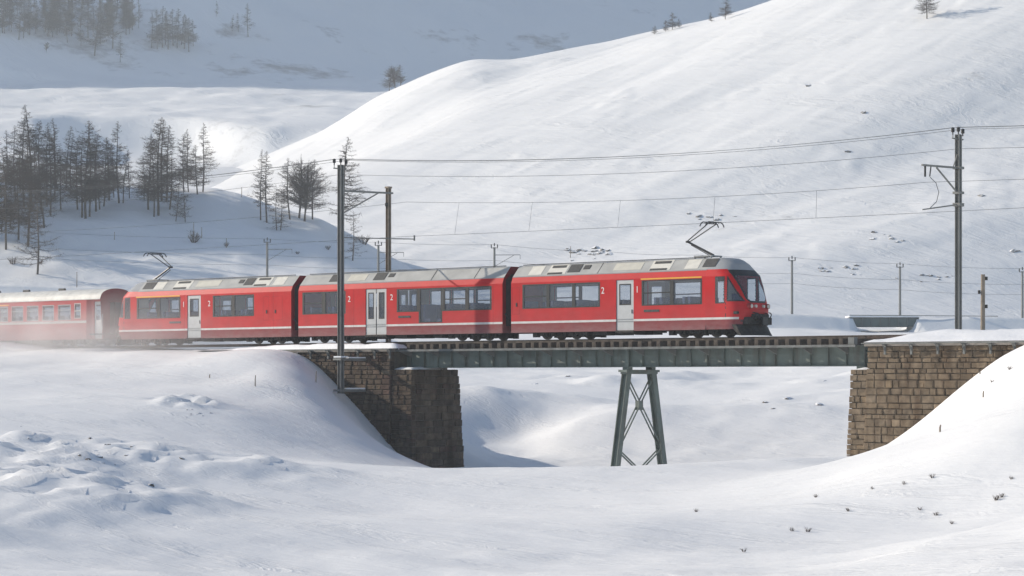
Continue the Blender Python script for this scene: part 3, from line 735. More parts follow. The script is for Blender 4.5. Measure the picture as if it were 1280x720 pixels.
    part(MB().box(-1.45, -1.32, -.35, .35, 1.2, 2.15).box(-1.45, -.95, -.32, .32, 1.15, 1.27), 'driver_seat', 'seat')
    part(MB().box(-2.34, -2.30, -1.2, -.35, .8, 3.2).box(-2.34, -2.30, .35, 1.2, .8, 3.2), 'cab_bulkhead', 'cream')
    part(MB().box(-1.40, -1.32, -.55, .55, 3.06, 3.20), 'destination_display', 'roof_cab') if False else None
    # lamps, grille, horns, coupling gear, plough
    for sg in (-1, 1):
        h = part(MB().tube([(-.30, sg * .72, 1.50), (.01, sg * .70, 1.50)], [.16, .13], 14), 'headlight', 'lamp_red', sm=False)
        part(MB().tube([(.0, sg * .70, 1.50), (.035, sg * .70, 1.50)], [.105, .09], 12), 'headlight_lens', 'lamp')
        part(MB().tube([(-.10, sg * .32, 1.50), (.035, sg * .32, 1.50)], [.085, .075], 10), 'marker_lamp', 'lamp')
        part(MB().box(-.66, -.40, sg * 1.22 - .10, sg * 1.22 + .045, 1.10, 1.24), 'lamp_cluster', 'black', bevel=.02)
        # cable loops
        pts = [(.05 + .22 * math.sin(t), sg * (.55 + .12 * math.cos(t)), 1.02 + .17 * math.cos(t)) for t in np.linspace(0, math.pi, 9)]
        part(MB().tube(pts, .028, 6), 'jumper_cable', 'black')
        pts = [(.0 + .30 * math.sin(t), sg * (.30 + .1 * math.cos(t)), .95 + .22 * math.cos(t)) for t in np.linspace(0, math.pi, 9)]
        part(MB().tube(pts, .025, 6), 'jumper_cable', 'black')
        part(MB().beam((-1.75, sg * 1.25, 3.05), (-1.55, sg * 1.62, 2.95), .05, .05).box(-1.62, -1.50, sg * 1.55 - .05, sg * 1.55 + .1, 2.55, 2.95), 'rear_view_mirror', 'black') if False else None
    part(MB().box(-.75, .28, -.13, .13, .62, .86).box(.24, .34, -.22, .22, .54, .96).box(-.55, .05, -.40, .40, .66, .84), 'coupler', 'black', bevel=.02)
    part(MB().box(-.50, .02, -1.0, 1.0, .60, .96).box(-.2, .12, -.62, .62, .86, 1.12), 'bumper_beam', 'under', bevel=.03)
    # snow plough: curved blade, deeper at the middle
    m = MB(); k = 14
    for i in range(k + 1):
        y = -1.28 + 2.56 * i / k; xx = .20 - .55 * abs(y / 1.28) ** 2.2
        for dx, z in ((-.22, .60), (-.10, .48), (.04, .22), (.16, .06), (.02, .06), (-.26, .30), (-.42, .60)): m.v.append((xx + dx, y, z))
    for i in range(k):
        for j in range(7): m.f.append((i * 7 + j, i * 7 + (j + 1) % 7, (i + 1) * 7 + (j + 1) % 7, (i + 1) * 7 + j))
    m.f += [tuple(range(7))[::-1], tuple(k * 7 + q for q in range(7))]
    part(m, 'snow_plough', 'under')
def bmerge(me):
    import bmesh
    b = bmesh.new(); b.from_mesh(me); bmesh.ops.remove_doubles(b, verts=b.verts, dist=.0004); bmesh.ops.recalc_face_normals(b, faces=b.faces); b.to_mesh(me); b.free()
    me.polygons.foreach_set('use_smooth', [True] * len(me.polygons))
# shared running gear
whl = MB().tube([(0, -.07, 0), (0, .07, 0)], [.37, .37], 22).tube([(0, -.085, 0), (0, -.07, 0)], [.16, .2], 14); whl_me = whl.mesh('wheel', M['steel'])
def bogie(parent, x):
    b = empty('bogie', (x, 0, 0), parent)
    for sg in (-1, 1):
        m = MB(); y = sg * .86
        m.prism([(-1.5, .34), (-1.4, .56), (-.55, .56), (-.4, .36), (.4, .36), (.55, .56), (1.4, .56), (1.5, .34), (1.3, .24), (.7, .32), (.45, .16), (-.45, .16), (-.7, .32), (-1.3, .24)], y - .07, y + .07)
        for wx in (-1.0, 1.0):
            m.box(wx - .17, wx + .17, y - .14 + sg * .05, y + .14 + sg * .05, .18, .46); m.tube([(wx - .22, y + sg * .04, .40), (wx - .22, y + sg * .04, .64)], .07, 8); m.tube([(wx + .22, y + sg * .04, .40), (wx + .22, y + sg * .04, .64)], .07, 8)
            m.box(wx - .42, wx - .30, y - .25, y + .05, .12, .42); m.box(wx + .30, wx + .42, y - .25, y + .05, .12, .42)
        m.tube([(-.25, y + sg * .1, .18), (-.25, y + sg * .1, .7)], .12, 10); m.tube([(.25, y + sg * .1, .18), (.25, y + sg * .1, .7)], .12, 10)
        m.beam((-.5, y + sg * .16, .46), (-1.2, y + sg * .16, .25), .07, .07); m.box(1.45, 1.75, y - .04, y + .1, .10, .38); m.box(-1.75, -1.45, y - .04, y + .1, .12, .36)
        m.build('bogie_frame', M['under'], b)
    for wx in (-1.0, 1.0):
        for sg in (-1, 1): link('wheel', whl_me, b, (wx, sg * .57, .37))
        MB().tube([(wx, -.5, .37), (wx, .5, .37)], .07, 8).build('axle', M['steel'], b)
def digit(parent, ch, x, z, h, y=-HW - .004, m='white'):
    cu = bpy.data.curves.new('digit', 'FONT'); cu.body = ch; cu.size = h * 1.38; cu.align_x = 'CENTER'; cu.extrude = .0015
    t = bpy.data.objects.new('digit_tmp', cu); C.objects.link(t)
    me = bpy.data.meshes.new_from_object(t.evaluated_get(bpy.context.evaluated_depsgraph_get())); bpy.data.objects.remove(t); bpy.data.curves.remove(cu)
    me.materials.clear(); me.materials.append(M[m])
    o = link('class_number', me, parent, (x, y, z)); o.rotation_euler = (R(90), 0, 0); return o
def sub(o, parent):                           # a sub-part built in the car's frame
    o.parent = parent; return o
def railcar(x0, x1, label, groups, doors, digits, roofbits, cab_end=0, bogies=(2.6, -2.6), yellow=(), vents=(), hatches=(), group='railcars of the red train'):
    car = empty('railcar', (x0, 0, 0)); tag(car, label, 'railcar', group)
    L = x1 - x0; f = lambda px: S(px) - x0
    a, b = 0., L
    if cab_end > 0: b = L - 2.35
    if cab_end < 0: a = 2.35
    holes = [(f(g[0]), f(g[1]), g[3] if len(g) > 3 else 1.62, 2.90) for g in groups]
    dh = [(f(d[0]), f(d[1]), .40, 2.96) for d in doors]
    for sg in (-1, 1):
        y = sg * HW; ib = y - sg * .05
        m = MB(); grid_panel(m, a, b, .96, 3.0, holes + dh, y, ib); m.quad((a, y, 3.0), (b, y, 3.0), (b, sg * 1.20, 3.33), (a, sg * 1.20, 3.33)); m.build('body_side', M['red'], car)
        m = MB(); grid_panel(m, a, b, .37, .85, dh, y, ib); m.quad((a, y, .37), (b, y, .37), (b, sg * 1.0, .36), (a, sg * 1.0, .36)); m.build('skirt', M['maroon'], car)
        m = MB(); grid_panel(m, a, b, .85, .96, dh, y - 0 * sg, ib); m.build('stripe', M['stripe'], car)
        m = MB(); grid_panel(m, a, b, .80, 3.2, holes + dh, y - sg * .09); m.build('inner_lining', M['cream'], car)
        for g, h in zip(groups, holes):
            panes = [(f(p[0]), f(p[1])) for p in g[2]]
            z0, z1 = h[2], h[3]
            ph = [(p0, p1, z0 + .06, z1 - .06) for p0, p1 in panes]
            m = MB(); grid_panel(m, h[0], h[1], z0, z1, ph, y + sg * .006, y - sg * .04)
            wd = m.build('window', M['black'], car)
            for k, q in enumerate(ph):
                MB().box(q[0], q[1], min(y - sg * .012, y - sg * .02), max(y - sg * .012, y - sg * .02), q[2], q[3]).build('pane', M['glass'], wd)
                if len(g) > 4 and k in g[4]:
                    MB().box(q[0], q[1], min(y, y - sg * .03), max(y, y - sg * .03), 2.23, 2.29).build('sash_bar', M['black'], wd)
        for d, h in zip(doors, dh):
            kind = d[2]; leaves = [(h[0], h[1])] if kind == 1 else [(h[0], (h[0] + h[1]) / 2 - .012), ((h[0] + h[1]) / 2 + .012, h[1])]
            for l0, l1 in leaves:
                wl = l1 - l0; e = .2 * wl if kind == 1 else .27 * wl
                z0 = 1.72 if kind == 1 else 1.32; hole = [(l0 + e, l1 - e, z0, 2.72)]
                m = MB(); grid_panel(m, l0 + .02, l1 - .02, .40, 2.95, hole, y - sg * .03, y - sg * .07); dr = m.build('door', M['door'], car)
                m = MB(); grid_panel(m, l0 + e - .04, l1 - e + .04, z0 - .04, 2.76, [(l0 + e + .02, l1 - e - .02, z0 + .02, 2.70)], y - sg * .024); m.build('door_window_seal', M['black'], dr)
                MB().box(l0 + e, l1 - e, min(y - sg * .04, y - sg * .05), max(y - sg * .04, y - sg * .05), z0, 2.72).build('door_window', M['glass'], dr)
                MB().box(l1 - .14, l1 - .10, min(y - sg * .02, y + sg * .0), max(y - sg * .02, y + sg * .0), 1.25, 1.45).build('door_handle', M['black'], dr) if kind == 1 else None
            m = MB(); m.box(h[0] - .02, h[1] + .02, min(y - sg * .12, y + sg * .06), max(y - sg * .12, y + sg * .06), .30, .395); m.build('door_step', M['under'], car)
        for p0, p1 in yellow:
            MB().box(f(p0), f(p1), min(y, y + sg * .008), max(y, y + sg * .008), 2.93, 3.0).build('first_class_band', M['yellow'], car)
    for q in np.arange(a + 1.9, b - .6, 2.65):
        if any(h[0] - .05 < q < h[1] + .05 for h in holes + dh): continue
        MB().box(q - .006, q + .006, -HW - .0015, -HW + .01, .40, 3.0).build('panel_joint', M['maroon'], car)
    MB().box(a + .02, b - .02, -HW - .0012, -HW + .008, 1.50, 1.508).build('panel_joint', M['maroon'], car) if False else None
    for p0, p1 in vents:
        m = MB(); z = 1.36
        MB().box(f(p0), f(p1), -HW - .02, -HW + .01, z - .06, z + .06).build('side_vent', M['roof_dark'], car)
    for p0, p1 in hatches:
        m = MB(); e = .012
        grid_panel(m, f(p0), f(p1), 1.35, 2.75, [(f(p0) + e, f(p1) - e, 1.35 + e, 2.75 - e)], -HW - .003); m.build('hatch_outline', M['maroon'], car)
        MB().box(f(p0) + .25, f(p0) + .33, -HW - .025, -HW, 1.75, 1.95).build('hatch_handle', M['black'], car)
    for ch, px, z in digits: digit(car, ch, f(px), z, .34)
    # roof
    prof = [(-1.20, 3.332), (-.65, 3.932), (.65, 3.932), (1.20, 3.332)]
    m = MB(); m.extr(prof, a, b); rf = m.build('roof', M['roof'], car)
    MB().extr([(-1.215, 3.30), (-1.22, 3.335), (-1.19, 3.345)], a, b, True, True).build('gutter', M['roof_cab'], rf)
    MB().extr([(-1.1, 3.2), (-.5, 3.3), (.5, 3.3), (1.1, 3.2)], a, b).build('ceiling', M['cream'], car)
    MB().tube([(a + .3, -.70, 3.97), (b - .3, -.70, 3.97)], .025, 6).build('roof_cable', M['black'], rf)
    d = Vector((0, .55, .6)).normalized(); nrm = Vector((0, -.6, .55)).normalized()
    def rpanel(p0, p1, v0, v1, mm, nm, th=.012):
        A, B = f(p0), f(p1); o_ = Vector((0, -1.20, 3.332)); ln = math.hypot(.55, .6)
        m = MB(); P_ = []
        for off in (0, th):
            for x, v in ((A, v0), (B, v0), (B, v1), (A, v1)):
                q = o_ + d * (v * ln) + nrm * off; P_.append((x, q.y, q.z))
        m.v = P_; m.f = [(7, 6, 5, 4), (0, 1, 5, 4), (1, 2, 6, 5), (2, 3, 7, 6), (3, 0, 4, 7)]
        return m.build(nm, M[mm], rf)
    for kind, p0, p1 in roofbits:
        if kind == 'w': rpanel(p0, p1, .12, .92, 'roof_light', 'roof_panel')
        elif kind == 't': rpanel(p0, p1, .22, .85, 'roof_tan', 'roof_panel')
        elif kind == 'd': rpanel(p0, p1, .22, .90, 'roof_dark', 'roof_grille', .02)
        elif kind == 's': rpanel(p0, p1, .45, .80, 'roof_dark', 'roof_grille', .02)
        elif kind == 'v':
            rpanel(p0, p1, .10, .95, 'roof_light', 'roof_panel'); rpanel(p0 + 3, p1 - 3, .66, .86, 'roof_dark', 'roof_grille', .03); rpanel(p0 + 1, p1 - 4, .10, .24, 'roof_dark', 'roof_grille', .03)
        elif kind == 'l': rpanel(p0, p1, .0, 1, 'roof_dark', 'roof_seam', .008)
    # floor, seats, underframe
    MB().box(a + .02, b - .02, -1.22, 1.22, .70, .78).build('floor', M['floor'], car)
    MB().box(.3, L - (3.5 if cab_end > 0 else .3), -.95, .95, .46, .69).build('underframe', M['under'], car)
    x = a + .9; k = 0
    bad = [(h[0] - .2, h[1] + .2) for h in dh]
    sm = MB().box(-.07, .07, -.46, .46, .25, 1.25).box(-.07, .45, -.46, .46, .25, .44).mesh('seat', M['seat'])
    sm2 = MB().box(-.07, .07, -.46, .46, .25, 1.25).box(-.45, .07, -.46, .46, .25, .44).mesh('seat', M['seat'])
    while x < b - .8:
        if not any(q0 < x < q1 for q0, q1 in bad):
            for y in (-.72, .72): link('seat', (sm, sm2)[k % 2], car, (x, y, .78))
        x += (1.45, .35)[k % 2]; k += 1
    rnd = random.Random(int(L * 100))
    x = a + 4.3
    while x < b - 4.8:
        w_ = rnd.uniform(.6, 1.3); MB().box(x, x + w_, -1.12, -.35, .20, .62).box(x, x + w_, .35, 1.12, .2, .62).build('equipment_box', M['under'], car); x += w_ + rnd.uniform(.25, .9)
    for bx_ in bogies: bogie(car, bx_ if bx_ >= 0 else L + bx_)
    # closed end walls
    endp = [(-HW, .37), (HW, .37), (HW, 3.0), (1.2, 3.33), (.65, 3.93), (-.65, 3.93), (-1.2, 3.33), (-HW, 3.0)]
    for e_, x in ((0, .0), (1, L)):
        if (e_ == 0 and cab_end < 0) or (e_ == 1 and cab_end > 0): continue
        m = MB(); m.quad(*[(x, y, z) for y, z in endp]); m.build('end_wall', M['maroon'], car)
    if cab_end > 0: cab(car, L, 1)
    if cab_end < 0: cab(car, 0, -1)
    return car
FX0, FX1 = S(639), -2.0
MX0, MX1 = S(373), S(628)
EX0, EX1 = S(147) - .5, S(364)
railcar(FX0, FX1, 'red railcar with streamlined cab leading the train across the bridge',
        [(653, 750, [(655, 683), (687, 715), (719, 748)], 1.62, (0,)), (802, 877.5, [(804, 837.5), (842, 875.5)], 1.62, (0,))],
        [(770, 792, 1)], [('2', 753.5, 2.30), ('1', 796.5, 2.30)],
        [('w', 657, 673), ('v', 680, 703), ('d', 705, 720), ('s', 723, 731), ('l', 744, 744.6), ('t', 762, 797), ('v', 808, 834), ('w', 852, 869), ('d', 874, 890)],
        1, bogies=(2.9, -3.2), yellow=[(801, 877)], vents=[(805, 824)], hatches=[(640.5, 649.5)])
railcar(MX0, MX1, 'red railcar with grey double doors between the two cab cars',
        [(378, 432, [(380, 402.5), (407, 430)], 1.62, (0,)), (496, 523.3, [(498, 521)], 1.62), (523.4, 552.8, [(525.5, 551)], 1.0), (552.9, 614.5, [(556, 581.5), (586, 612.5)], 1.62, (0,))],
        [(457, 483, 2)], [('2', 436.5, 2.28), ('2', 489.5, 2.30)],
        [('d', 407, 419), ('d', 462, 476), ('s', 479, 486), ('l', 536, 537), ('l', 590, 590.8), ('t', 430, 452)], 0, bogies=(2.4, -2.6), vents=[(498, 513)])
railcar(EX0, EX1, 'red railcar with raised rear pantograph coupled ahead of the older coach',
        [(171, 225.5, [(173, 196.5), (200, 223.5)], 1.62, (0,)), (266, 317.5, [(268, 289.5), (293.5, 316)], 1.62, (0,))],
        [(234, 251, 1)], [('1', 229.5, 2.28), ('2', 261.5, 2.28)],
        [('d', 174, 187), ('w', 188, 200), ('v', 212, 233), ('t', 240, 269), ('s', 292, 298), ('d', 300, 311), ('v', 313, 333), ('w', 337, 351)],
        -1, bogies=(3.2, -2.6), yellow=[(170, 225)], vents=[(212, 226)], hatches=[(329, 336), (340, 353)])
def bellows(x0, x1):
    m = MB(); n = 8
    for i in range(n + 1):
        x = x0 + (x1 - x0) * i / n; k = .0 if i % 2 else .07
        for y, z in ((-.98 - k, .75), (.98 + k, .75), (.98 + k, 3.15 + k), (.6, 3.45 + k), (-.6, 3.45 + k), (-.98 - k, 3.15 + k)): m.v.append((x, y, z))
    for i in range(n):
        for j in range(6): m.f.append((i * 6 + j, i * 6 + (j + 1) % 6, (i + 1) * 6 + (j + 1) % 6, (i + 1) * 6 + j))
    b = empty('gangway_bellows', ((x0 + x1) / 2, 0, .75))
    o = m.build('bellows', M['rubber'], b); o.location = (-(x0 + x1) / 2, 0, -.75)
    MB().box(x0, x1, -.14, .14, .5, .7).build('drawbar', M['under'], b).location = (-(x0 + x1) / 2, 0, -.75)
    for y in (-1.12, 1.12):
        MB().tube([(x0, y, 1.4), ((x0 + x1) / 2, y, 1.1), (x1, y, 1.4)], .035, 6).build('jumper_cable', M['black'], b).location = (-(x0 + x1) / 2, 0, -.75)
    return b
tag(bellows(MX1, FX0), 'black rubber gangway bellows behind the leading railcar', 'bellows')
tag(bellows(EX1, MX0), 'black rubber gangway bellows behind the double-door railcar', 'bellows')

# pantographs
def panto(s_, face, label, top=5.75):
    p = empty('pantograph', (s_, 0, 3.93)); tag(p, label, 'pantograph', 'pantographs on the train roof')
    h = top - 3.93; f = face
    m = MB(); m.box(-.55, .55, -.45, .45, .10, .16)
    for x in (-.5, .5):
        for y in (-.4, .4): m.tube([(x, y, 0), (x, y, .12)], .05, 8)
    m.build('base_frame', M['roof_cab'], p)
    kx = -f * 1.25; kz = .45 * h + .08
    m = MB(); m.tube([(f * .35, 0, .16), (kx, 0, kz)], [.065, .05], 8); m.build('lower_arm', M['black'], p)
    m = MB(); m.tube([(f * .05, .1, .16), (kx + f * .12, .1, kz - .16)], .02, 6); m.build('guide_rod', M['black'], p)
    m = MB(); m.tube([(kx, -.12, kz), (f * .25, -.34, h - .08)], .03, 6); m.tube([(kx, .12, kz), (f * .25, .34, h - .08)], .03, 6); m.tube([(kx, -.14, kz), (kx, .14, kz)], .055, 8); m.tube([(f * .25, -.42, h - .08), (f * .25, .42, h - .08)], .025, 6); m.build('upper_arm', M['black'], p)
    for dx in (-.17, .17):
        pts = [(f * .25 + dx, -.78, h - .22), (f * .25 + dx, -.66, h - .06), (f * .25 + dx, -.5, h), (f * .25 + dx, .5, h), (f * .25 + dx, .66, h - .06), (f * .25 + dx, .78, h - .22)]
        m = MB(); m.tube(pts, .03, 6); m.tube([(f * .25 + dx, -.34, h - .08), (f * .25 + dx, -.34, h)], .02, 5); m.tube([(f * .25 + dx, .34, h - .08), (f * .25 + dx, .34, h)], .02, 5); m.build('collector_strip', M['black'], p)
    return p
panto(S(885, 0), 1, 'raised pantograph on the leading railcar behind its cab')
panto(S(197, 0), -1, 'raised pantograph on the last railcar beside the old coach')

# older coach
def coach(x1, L, label):
    x0 = x1 - L; car = empty('passenger_coach', (x0, 0, 0)); tag(car, label, 'coach'); f = lambda px: S(px) - x0
    wins = [(72.5, 88.5), (53, 67.5), (33.5, 48), (14.5, 29), (-4, 10), (-22, -8.5), (-40, -27), (-57, -44)]
    holes = [(f(a), f(b), 1.66, 2.66) for a, b in wins if f(a) > .6]
    wc = (f(93), f(101), 1.75, 2.72); doors = [(f(114.5), f(124.5), .45, 2.80)]
    ins = f(108)                              # body narrows towards the vestibule
    for sg in (-1, 1):
        y = sg * HW
        m = MB(); grid_panel(m, 0, ins, 1.62, 2.98, holes + [wc], y, y - sg * .07); m.build('body_side', M['coach_red'], car)
        m = MB(); grid_panel(m, 0, ins, .42, 1.46, [], y); m.build('lower_body_side', M['coach_red'], car)
        m = MB(); grid_panel(m, 0, ins, 1.46, 1.62, [], y + sg * .002); m.build('stripe', M['stripe_grey'], car)
        yb = sg * (HW - .20)
        m = MB(); b = len(m.v)
        hd = [(doors[0][0] - .0, doors[0][1], .45, 2.80)]
        grid_panel(m, ins + .25, L, .42, 2.98, hd, yb, yb - sg * .08); m.quad((ins, y, .42), (ins + .25, yb, .42), (ins + .25, yb, 2.98), (ins, y, 2.98)); m.build('vestibule_side', M['coach_red'], car)
        d = doors[0]; e = .2 * (d[1] - d[0])
        m = MB(); grid_panel(m, d[0] + .02, d[1] - .02, .45, 2.8, [(d[0] + e, d[1] - e, 1.65, 2.6)], yb - sg * .05); dr = m.build('door', M['door'], car)
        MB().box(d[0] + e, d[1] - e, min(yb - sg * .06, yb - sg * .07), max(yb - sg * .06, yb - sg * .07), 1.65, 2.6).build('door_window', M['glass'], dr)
        MB().tube([(d[1] + .12, yb + sg * .05, 1.0), (d[1] + .12, yb + sg * .05, 2.0)], .02, 6).build('grab_rail', M['door'], car)
        MB().box(d[0] - .05, d[1] + .05, min(yb - sg * .2, yb + sg * .12), max(yb - sg * .2, yb + sg * .12), .22, .26).build('footstep', M['under'], car)
        for h in holes + [wc]:
            m = MB(); grid_panel(m, h[0], h[1], h[2], h[3], [(h[0] + .05, h[1] - .05, h[2] + .05, h[3] - .05)], y + sg * .005); wd = m.build('window', M['stripe_grey'] if h is wc else M['roof_cab'], car)
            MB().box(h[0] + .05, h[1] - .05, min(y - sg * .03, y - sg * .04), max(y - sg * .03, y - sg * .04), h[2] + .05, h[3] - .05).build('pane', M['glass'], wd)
            if h is wc: MB().box(h[0] + .05, h[1] - .05, min(y, y - sg * .02), max(y, y - sg * .02), 2.2, 2.27).build('sash_bar', M['stripe_grey'], wd)
            else: MB().box(h[0] + .05, h[1] - .05, min(y, y - sg * .02), max(y, y - sg * .02), 2.30, 2.34).build('sash_bar', M['roof_cab'], wd)
        MB().box(f(-4), f(11), min(y, y + sg * .006), max(y, y + sg * .006), 2.72, 2.78).build('first_class_band', M['yellow'], car)
    ar = [(-1.36, 2.93), (-1.36, 2.99)] + [(-1.33 * math.cos(t), 2.99 + .66 * math.sin(t) ** .85) for t in np.linspace(.12, math.pi - .12, 17)] + [(1.36, 2.99), (1.36, 2.93)]
    m = MB(); m.extr(ar, -.0, L); rf = m.build('roof', M['coach_roof'], car, smooth=False)
    for x in np.arange(1.2, L - .8, 2.3): MB().extr([(y * 1.004, z + .012) for y, z in ar[1:-1]], x, x + .05).build('roof_rib', M['coach_roof'], rf)
    for x in (L - 5.5, L - 9.3, L - 12.5): MB().tube([(x - .3, -.1, 3.70), (x + .3, -.1, 3.70)], .09, 10).tube([(x, -.1, 3.6), (x, -.1, 3.72)], .06, 8).build('roof_ventilator', M['under'], rf)
    for x in (0, L):
        m = MB(); m.quad(*[(x, y * .995, z - .005) for y, z in [(-HW + .2, .42)] + ar[1:-1] + [(HW - .2, .42)]]); m.build('end_wall', M['maroon'], car)
    m = MB(); m.box(L, L + .45, -.55, .55, .75, 2.75); m.build('gangway', M['rubber'], car)
    MB().box(0, L, -1.2, 1.2, .70, .78).build('floor', M['floor'], car)
    MB().box(.1, L - .1, -.95, .95, .42, .69).build('underframe', M['under'], car)
    sm = MB().box(-.07, .07, -.46, .46, .25, 1.2).box(-.4, .4, -.46, .46, .25, .44).mesh('seat', M['seat'])
    for x in np.arange(1, L - 3.2, 1.75):
        for y in (-.7, .7): link('seat', sm, car, (x, y, .78))
    for x, w_ in ((L - 6.6, 1.5), (L - 9.2, 1.8)): MB().box(x, x + w_, -1.1, -.4, .2, .6).build('equipment_box', M['under'], car)
    bogie(car, L - 2.7); bogie(car, 2.7)
    MB().box(L, L + .9, -.1, .1, .55, .75).build('coupler', M['under'], car)
    return car
coach(S(125.5), 18.4, 'older red coach with white roof trailing in blown snow')

# ------------------------------------------------------------------ masts and wires
def insulator(m, x, y, z): m.tube([(x, y, z), (x, y, z + .12), (x, y, z + .14), (x, y, z + .32), (x, y, z + .36)], [.03, .03, .085, .085, .03], 8)
def track_mast(s_, n, ztop, zbot, label, name='catenary_mast', ins_dir=1, mm='galv', r=.17):
    o = empty(name, (s_, n, zbot)); tag(o, label, 'mast'); h = ztop - zbot
    m = MB(); m.box(-r * .8, r * .8, -r * .18, r * .18, 0, h); m.box(-r * .8, -r * .62, -r, r, 0, h - .002); m.box(r * .62, r * .8, -r, r, 0, h - .004); m.build('post', M[mm], o)
    return o, h
RT = 2.6                                      # mast distance behind the centre line
# mast on the right, behind the track, arms reaching over it
sC = S(1198, RT); YC = w2c(sC, RT)[1]
ztC = zpix(168, YC)
mC, hC = track_mast(sC, RT, ztC, -1.2, 'tall grey steel mast standing in the snow beyond the stone abutment', r=.14)
def zc(py): return zpix(py, YC) + 1.2
def insul_set(o, h, r=.2):
    m = MB(); m.beam((0, -.55, h - .22), (0, .42, h - .22), .06, .06); m.tube([(0, -.5, h - .22), (0, -.5, h - .05)], .02, 6); m.build('top_crossarm', M['galv'], o)
    for y, z in ((-.5, h - .06), (.0, h - .0), (.40, h - .06)):
        k = MB(); insulator(k, 0, y, z); k.build('insulator', M['insul'], o)
insul_set(mC, hC)
m = MB(); m.beam((0, -.1, zc(210)), (0, -3.2, zc(212)), .09, .09); m.build('upper_arm', M['galv'], mC)
m = MB(); m.beam((0, -.1, zc(241)), (0, -1.95, zc(213)), .06, .06); m.build('arm_strut', M['galv'], mC)
m = MB(); m.beam((0, -.1, zc(193)), (0, -.45, zc(209)), .04, .04); m.build('arm_tie', M['galv'], mC)
m = MB(); m.tube([(0, -.1, zc(256)), (0, -3.15, zc(266.5))], .035, 6); m.build('registration_arm', M['galv'], mC)
m = MB(); m.tube([(0, -2.95, zc(213)), (0, -2.95, zc(226))], .05, 8); m.tube([(0, -2.45, zc(213)), (0, -2.55, zc(225))], .03, 6); m.build('insulator', M['insul'], mC)
m = MB(); m.tube([(0, -2.5, zc(226)), (0, -2.0, zc(232)), (0, -1.75, zc(243)), (0, -1.95, zc(255)), (0, -2.6, zc(265))], .018, 6); m.build('jumper_cable', M['wire'], mC)
m = MB(); m.box(-.19, .19, -.21, .21, zc(256) - .08, zc(256) + .08); m.box(-.19, .19, -.21, .21, zc(241) - .06, zc(241) + .06); m.box(-.19, .19, -.21, .21, zc(210) - .06, zc(210) + .06); m.build('clamp', M['galv'], mC)
# mast on the left, clamped to the near side of the dark abutment
LN = -4.2
sA = S(426, LN); YA = w2c(sA, LN)[1]; zbA = zpix(492, YA); zA = lambda py: zpix(py, YA) - zbA
mA, hA = track_mast(sA, LN, zpix(206, YA), zbA, 'tall grey mast clamped to the side of the dark stone abutment', r=.15)
insul_set(mA, hA)
m = MB(); m.beam((0, .1, zA(238.5)), (0, 4.05, zA(236)), .10, .10); m.build('upper_arm', M['galv'], mA)
m = MB(); m.beam((0, .1, zA(267)), (0, 2.9, zA(237.5)), .06, .06); m.build('arm_strut', M['galv'], mA)
m = MB(); m.tube([(0, .1, zA(297)), (0, 5.8, zA(293))], .032, 6); m.tube([(0, 5.8, zA(295)), (0, 5.8, zA(288))], .05, 8); m.build('registration_arm', M['galv'], mA)
for py in (449, 488):
    m = MB(); m.box(-.3, .3, -.3, .3, zA(py) - .06, zA(py) + .05); m.box(-.09, .09, .2, 1.88, zA(py) - .08, zA(py) + .06); m.build('wall_clamp', M['galv'], mA)
m = MB(); m.box(-.28, .28, -.28, .28, zA(447), zA(447) + .08); m.box(-.1, .1, .3, 1.85, zA(488) + .062, zA(488) + .14); m.box(-.1, .1, .5, 1.85, zA(449) + .062, zA(449) + .13); m.build('snow_on_clamp', M['snow_cap'], mA)
# second post carrying the far end of the arm
BN = 1.0 + 1.9
sB = S(485.5, BN); YB = w2c(sB, BN)[1]
mB, hB = track_mast(sB, BN, zpix(235, YB), -.6, 'slimmer tan post standing behind the train near the tall abutment mast', mm='wood', r=.13)
k = MB(); insulator(k, 0, -.16, zpix(261, YB) + .6); k.build('insulator', M['insul'], mB)
m = MB(); m.box(-.15, .15, -.16, .16, hB - .02, hB + .08); m.build('post_cap', M['wood'], mB)
# wooden post with three knobs
DN = 3.4; sD = S(1228.5, DN); YD = w2c(sD, DN)[1]
d = empty('wooden_post', (sD, DN, -.6)); tag(d, 'brown wooden post with three insulator knobs beside the grey mast', 'post')
zt = zpix(343, YD); MB().tube([(0, 0, 0), (0, 0, (zt + .6) / 2), (.01, 0, zt + .6)], [.115, .105, .095], 10).build('post', M['wood'], d)
for py, sg in ((349, 1), (366, -1), (384, 1)):
    z = zpix(py, YD) + .6; m = MB(); a_ = Vector((RGT[0], RGT[1], 0)) * sg
    m.tube([a_ * .05 + Vector((0, 0, z)), a_ * .17 + Vector((0, 0, z + .02))], .025, 6); m.tube([a_ * .17 + Vector((0, 0, z - .05)), a_ * .17 + Vector((0, 0, z + .12))], .065, 8); m.build('insulator', M['insul'], d)
# wires
def wire(name, pts, r, label, sag=0, n=24, group=None):
    P_ = []
    for (p, q) in zip(pts, pts[1:]):
        p, q = Vector(p), Vector(q)
        for i in range(n + (q == Vector(pts[-1]))):
            t = i / n; v = p.lerp(q, t); v.z -= sag * 4 * t * (1 - t); P_.append(v)
    o0 = P_[0].copy(); m = MB(); m.tube([v - o0 for v in P_], r, 4, True)
    o = m.build(name, M['wire'], None, o0); tag(o, label, 'wire', group); return o
def pw(px, py, n): s_ = S(px, n); return (s_, n, zpix(py, w2c(s_, n)[1]))
for i, y in enumerate((-.5, 0, .40)):
    dz = .28 if i != 1 else .34
    A_ = Vector((sA, LN + y, zbA + hA + dz)); C_ = Vector((sC, RT + y, ztC + dz)); E_ = Vector((sC + 45, RT + 1 + y, ztC + dz + .1)); W_ = Vector((sA - 45, LN + y - 2, zbA + hA + dz + .3))
    wire('feeder_wire', [W_, A_, C_, E_], .009, 'one of three feeder wires strung between the mast tops', .62, group='feeder wires along the mast tops')
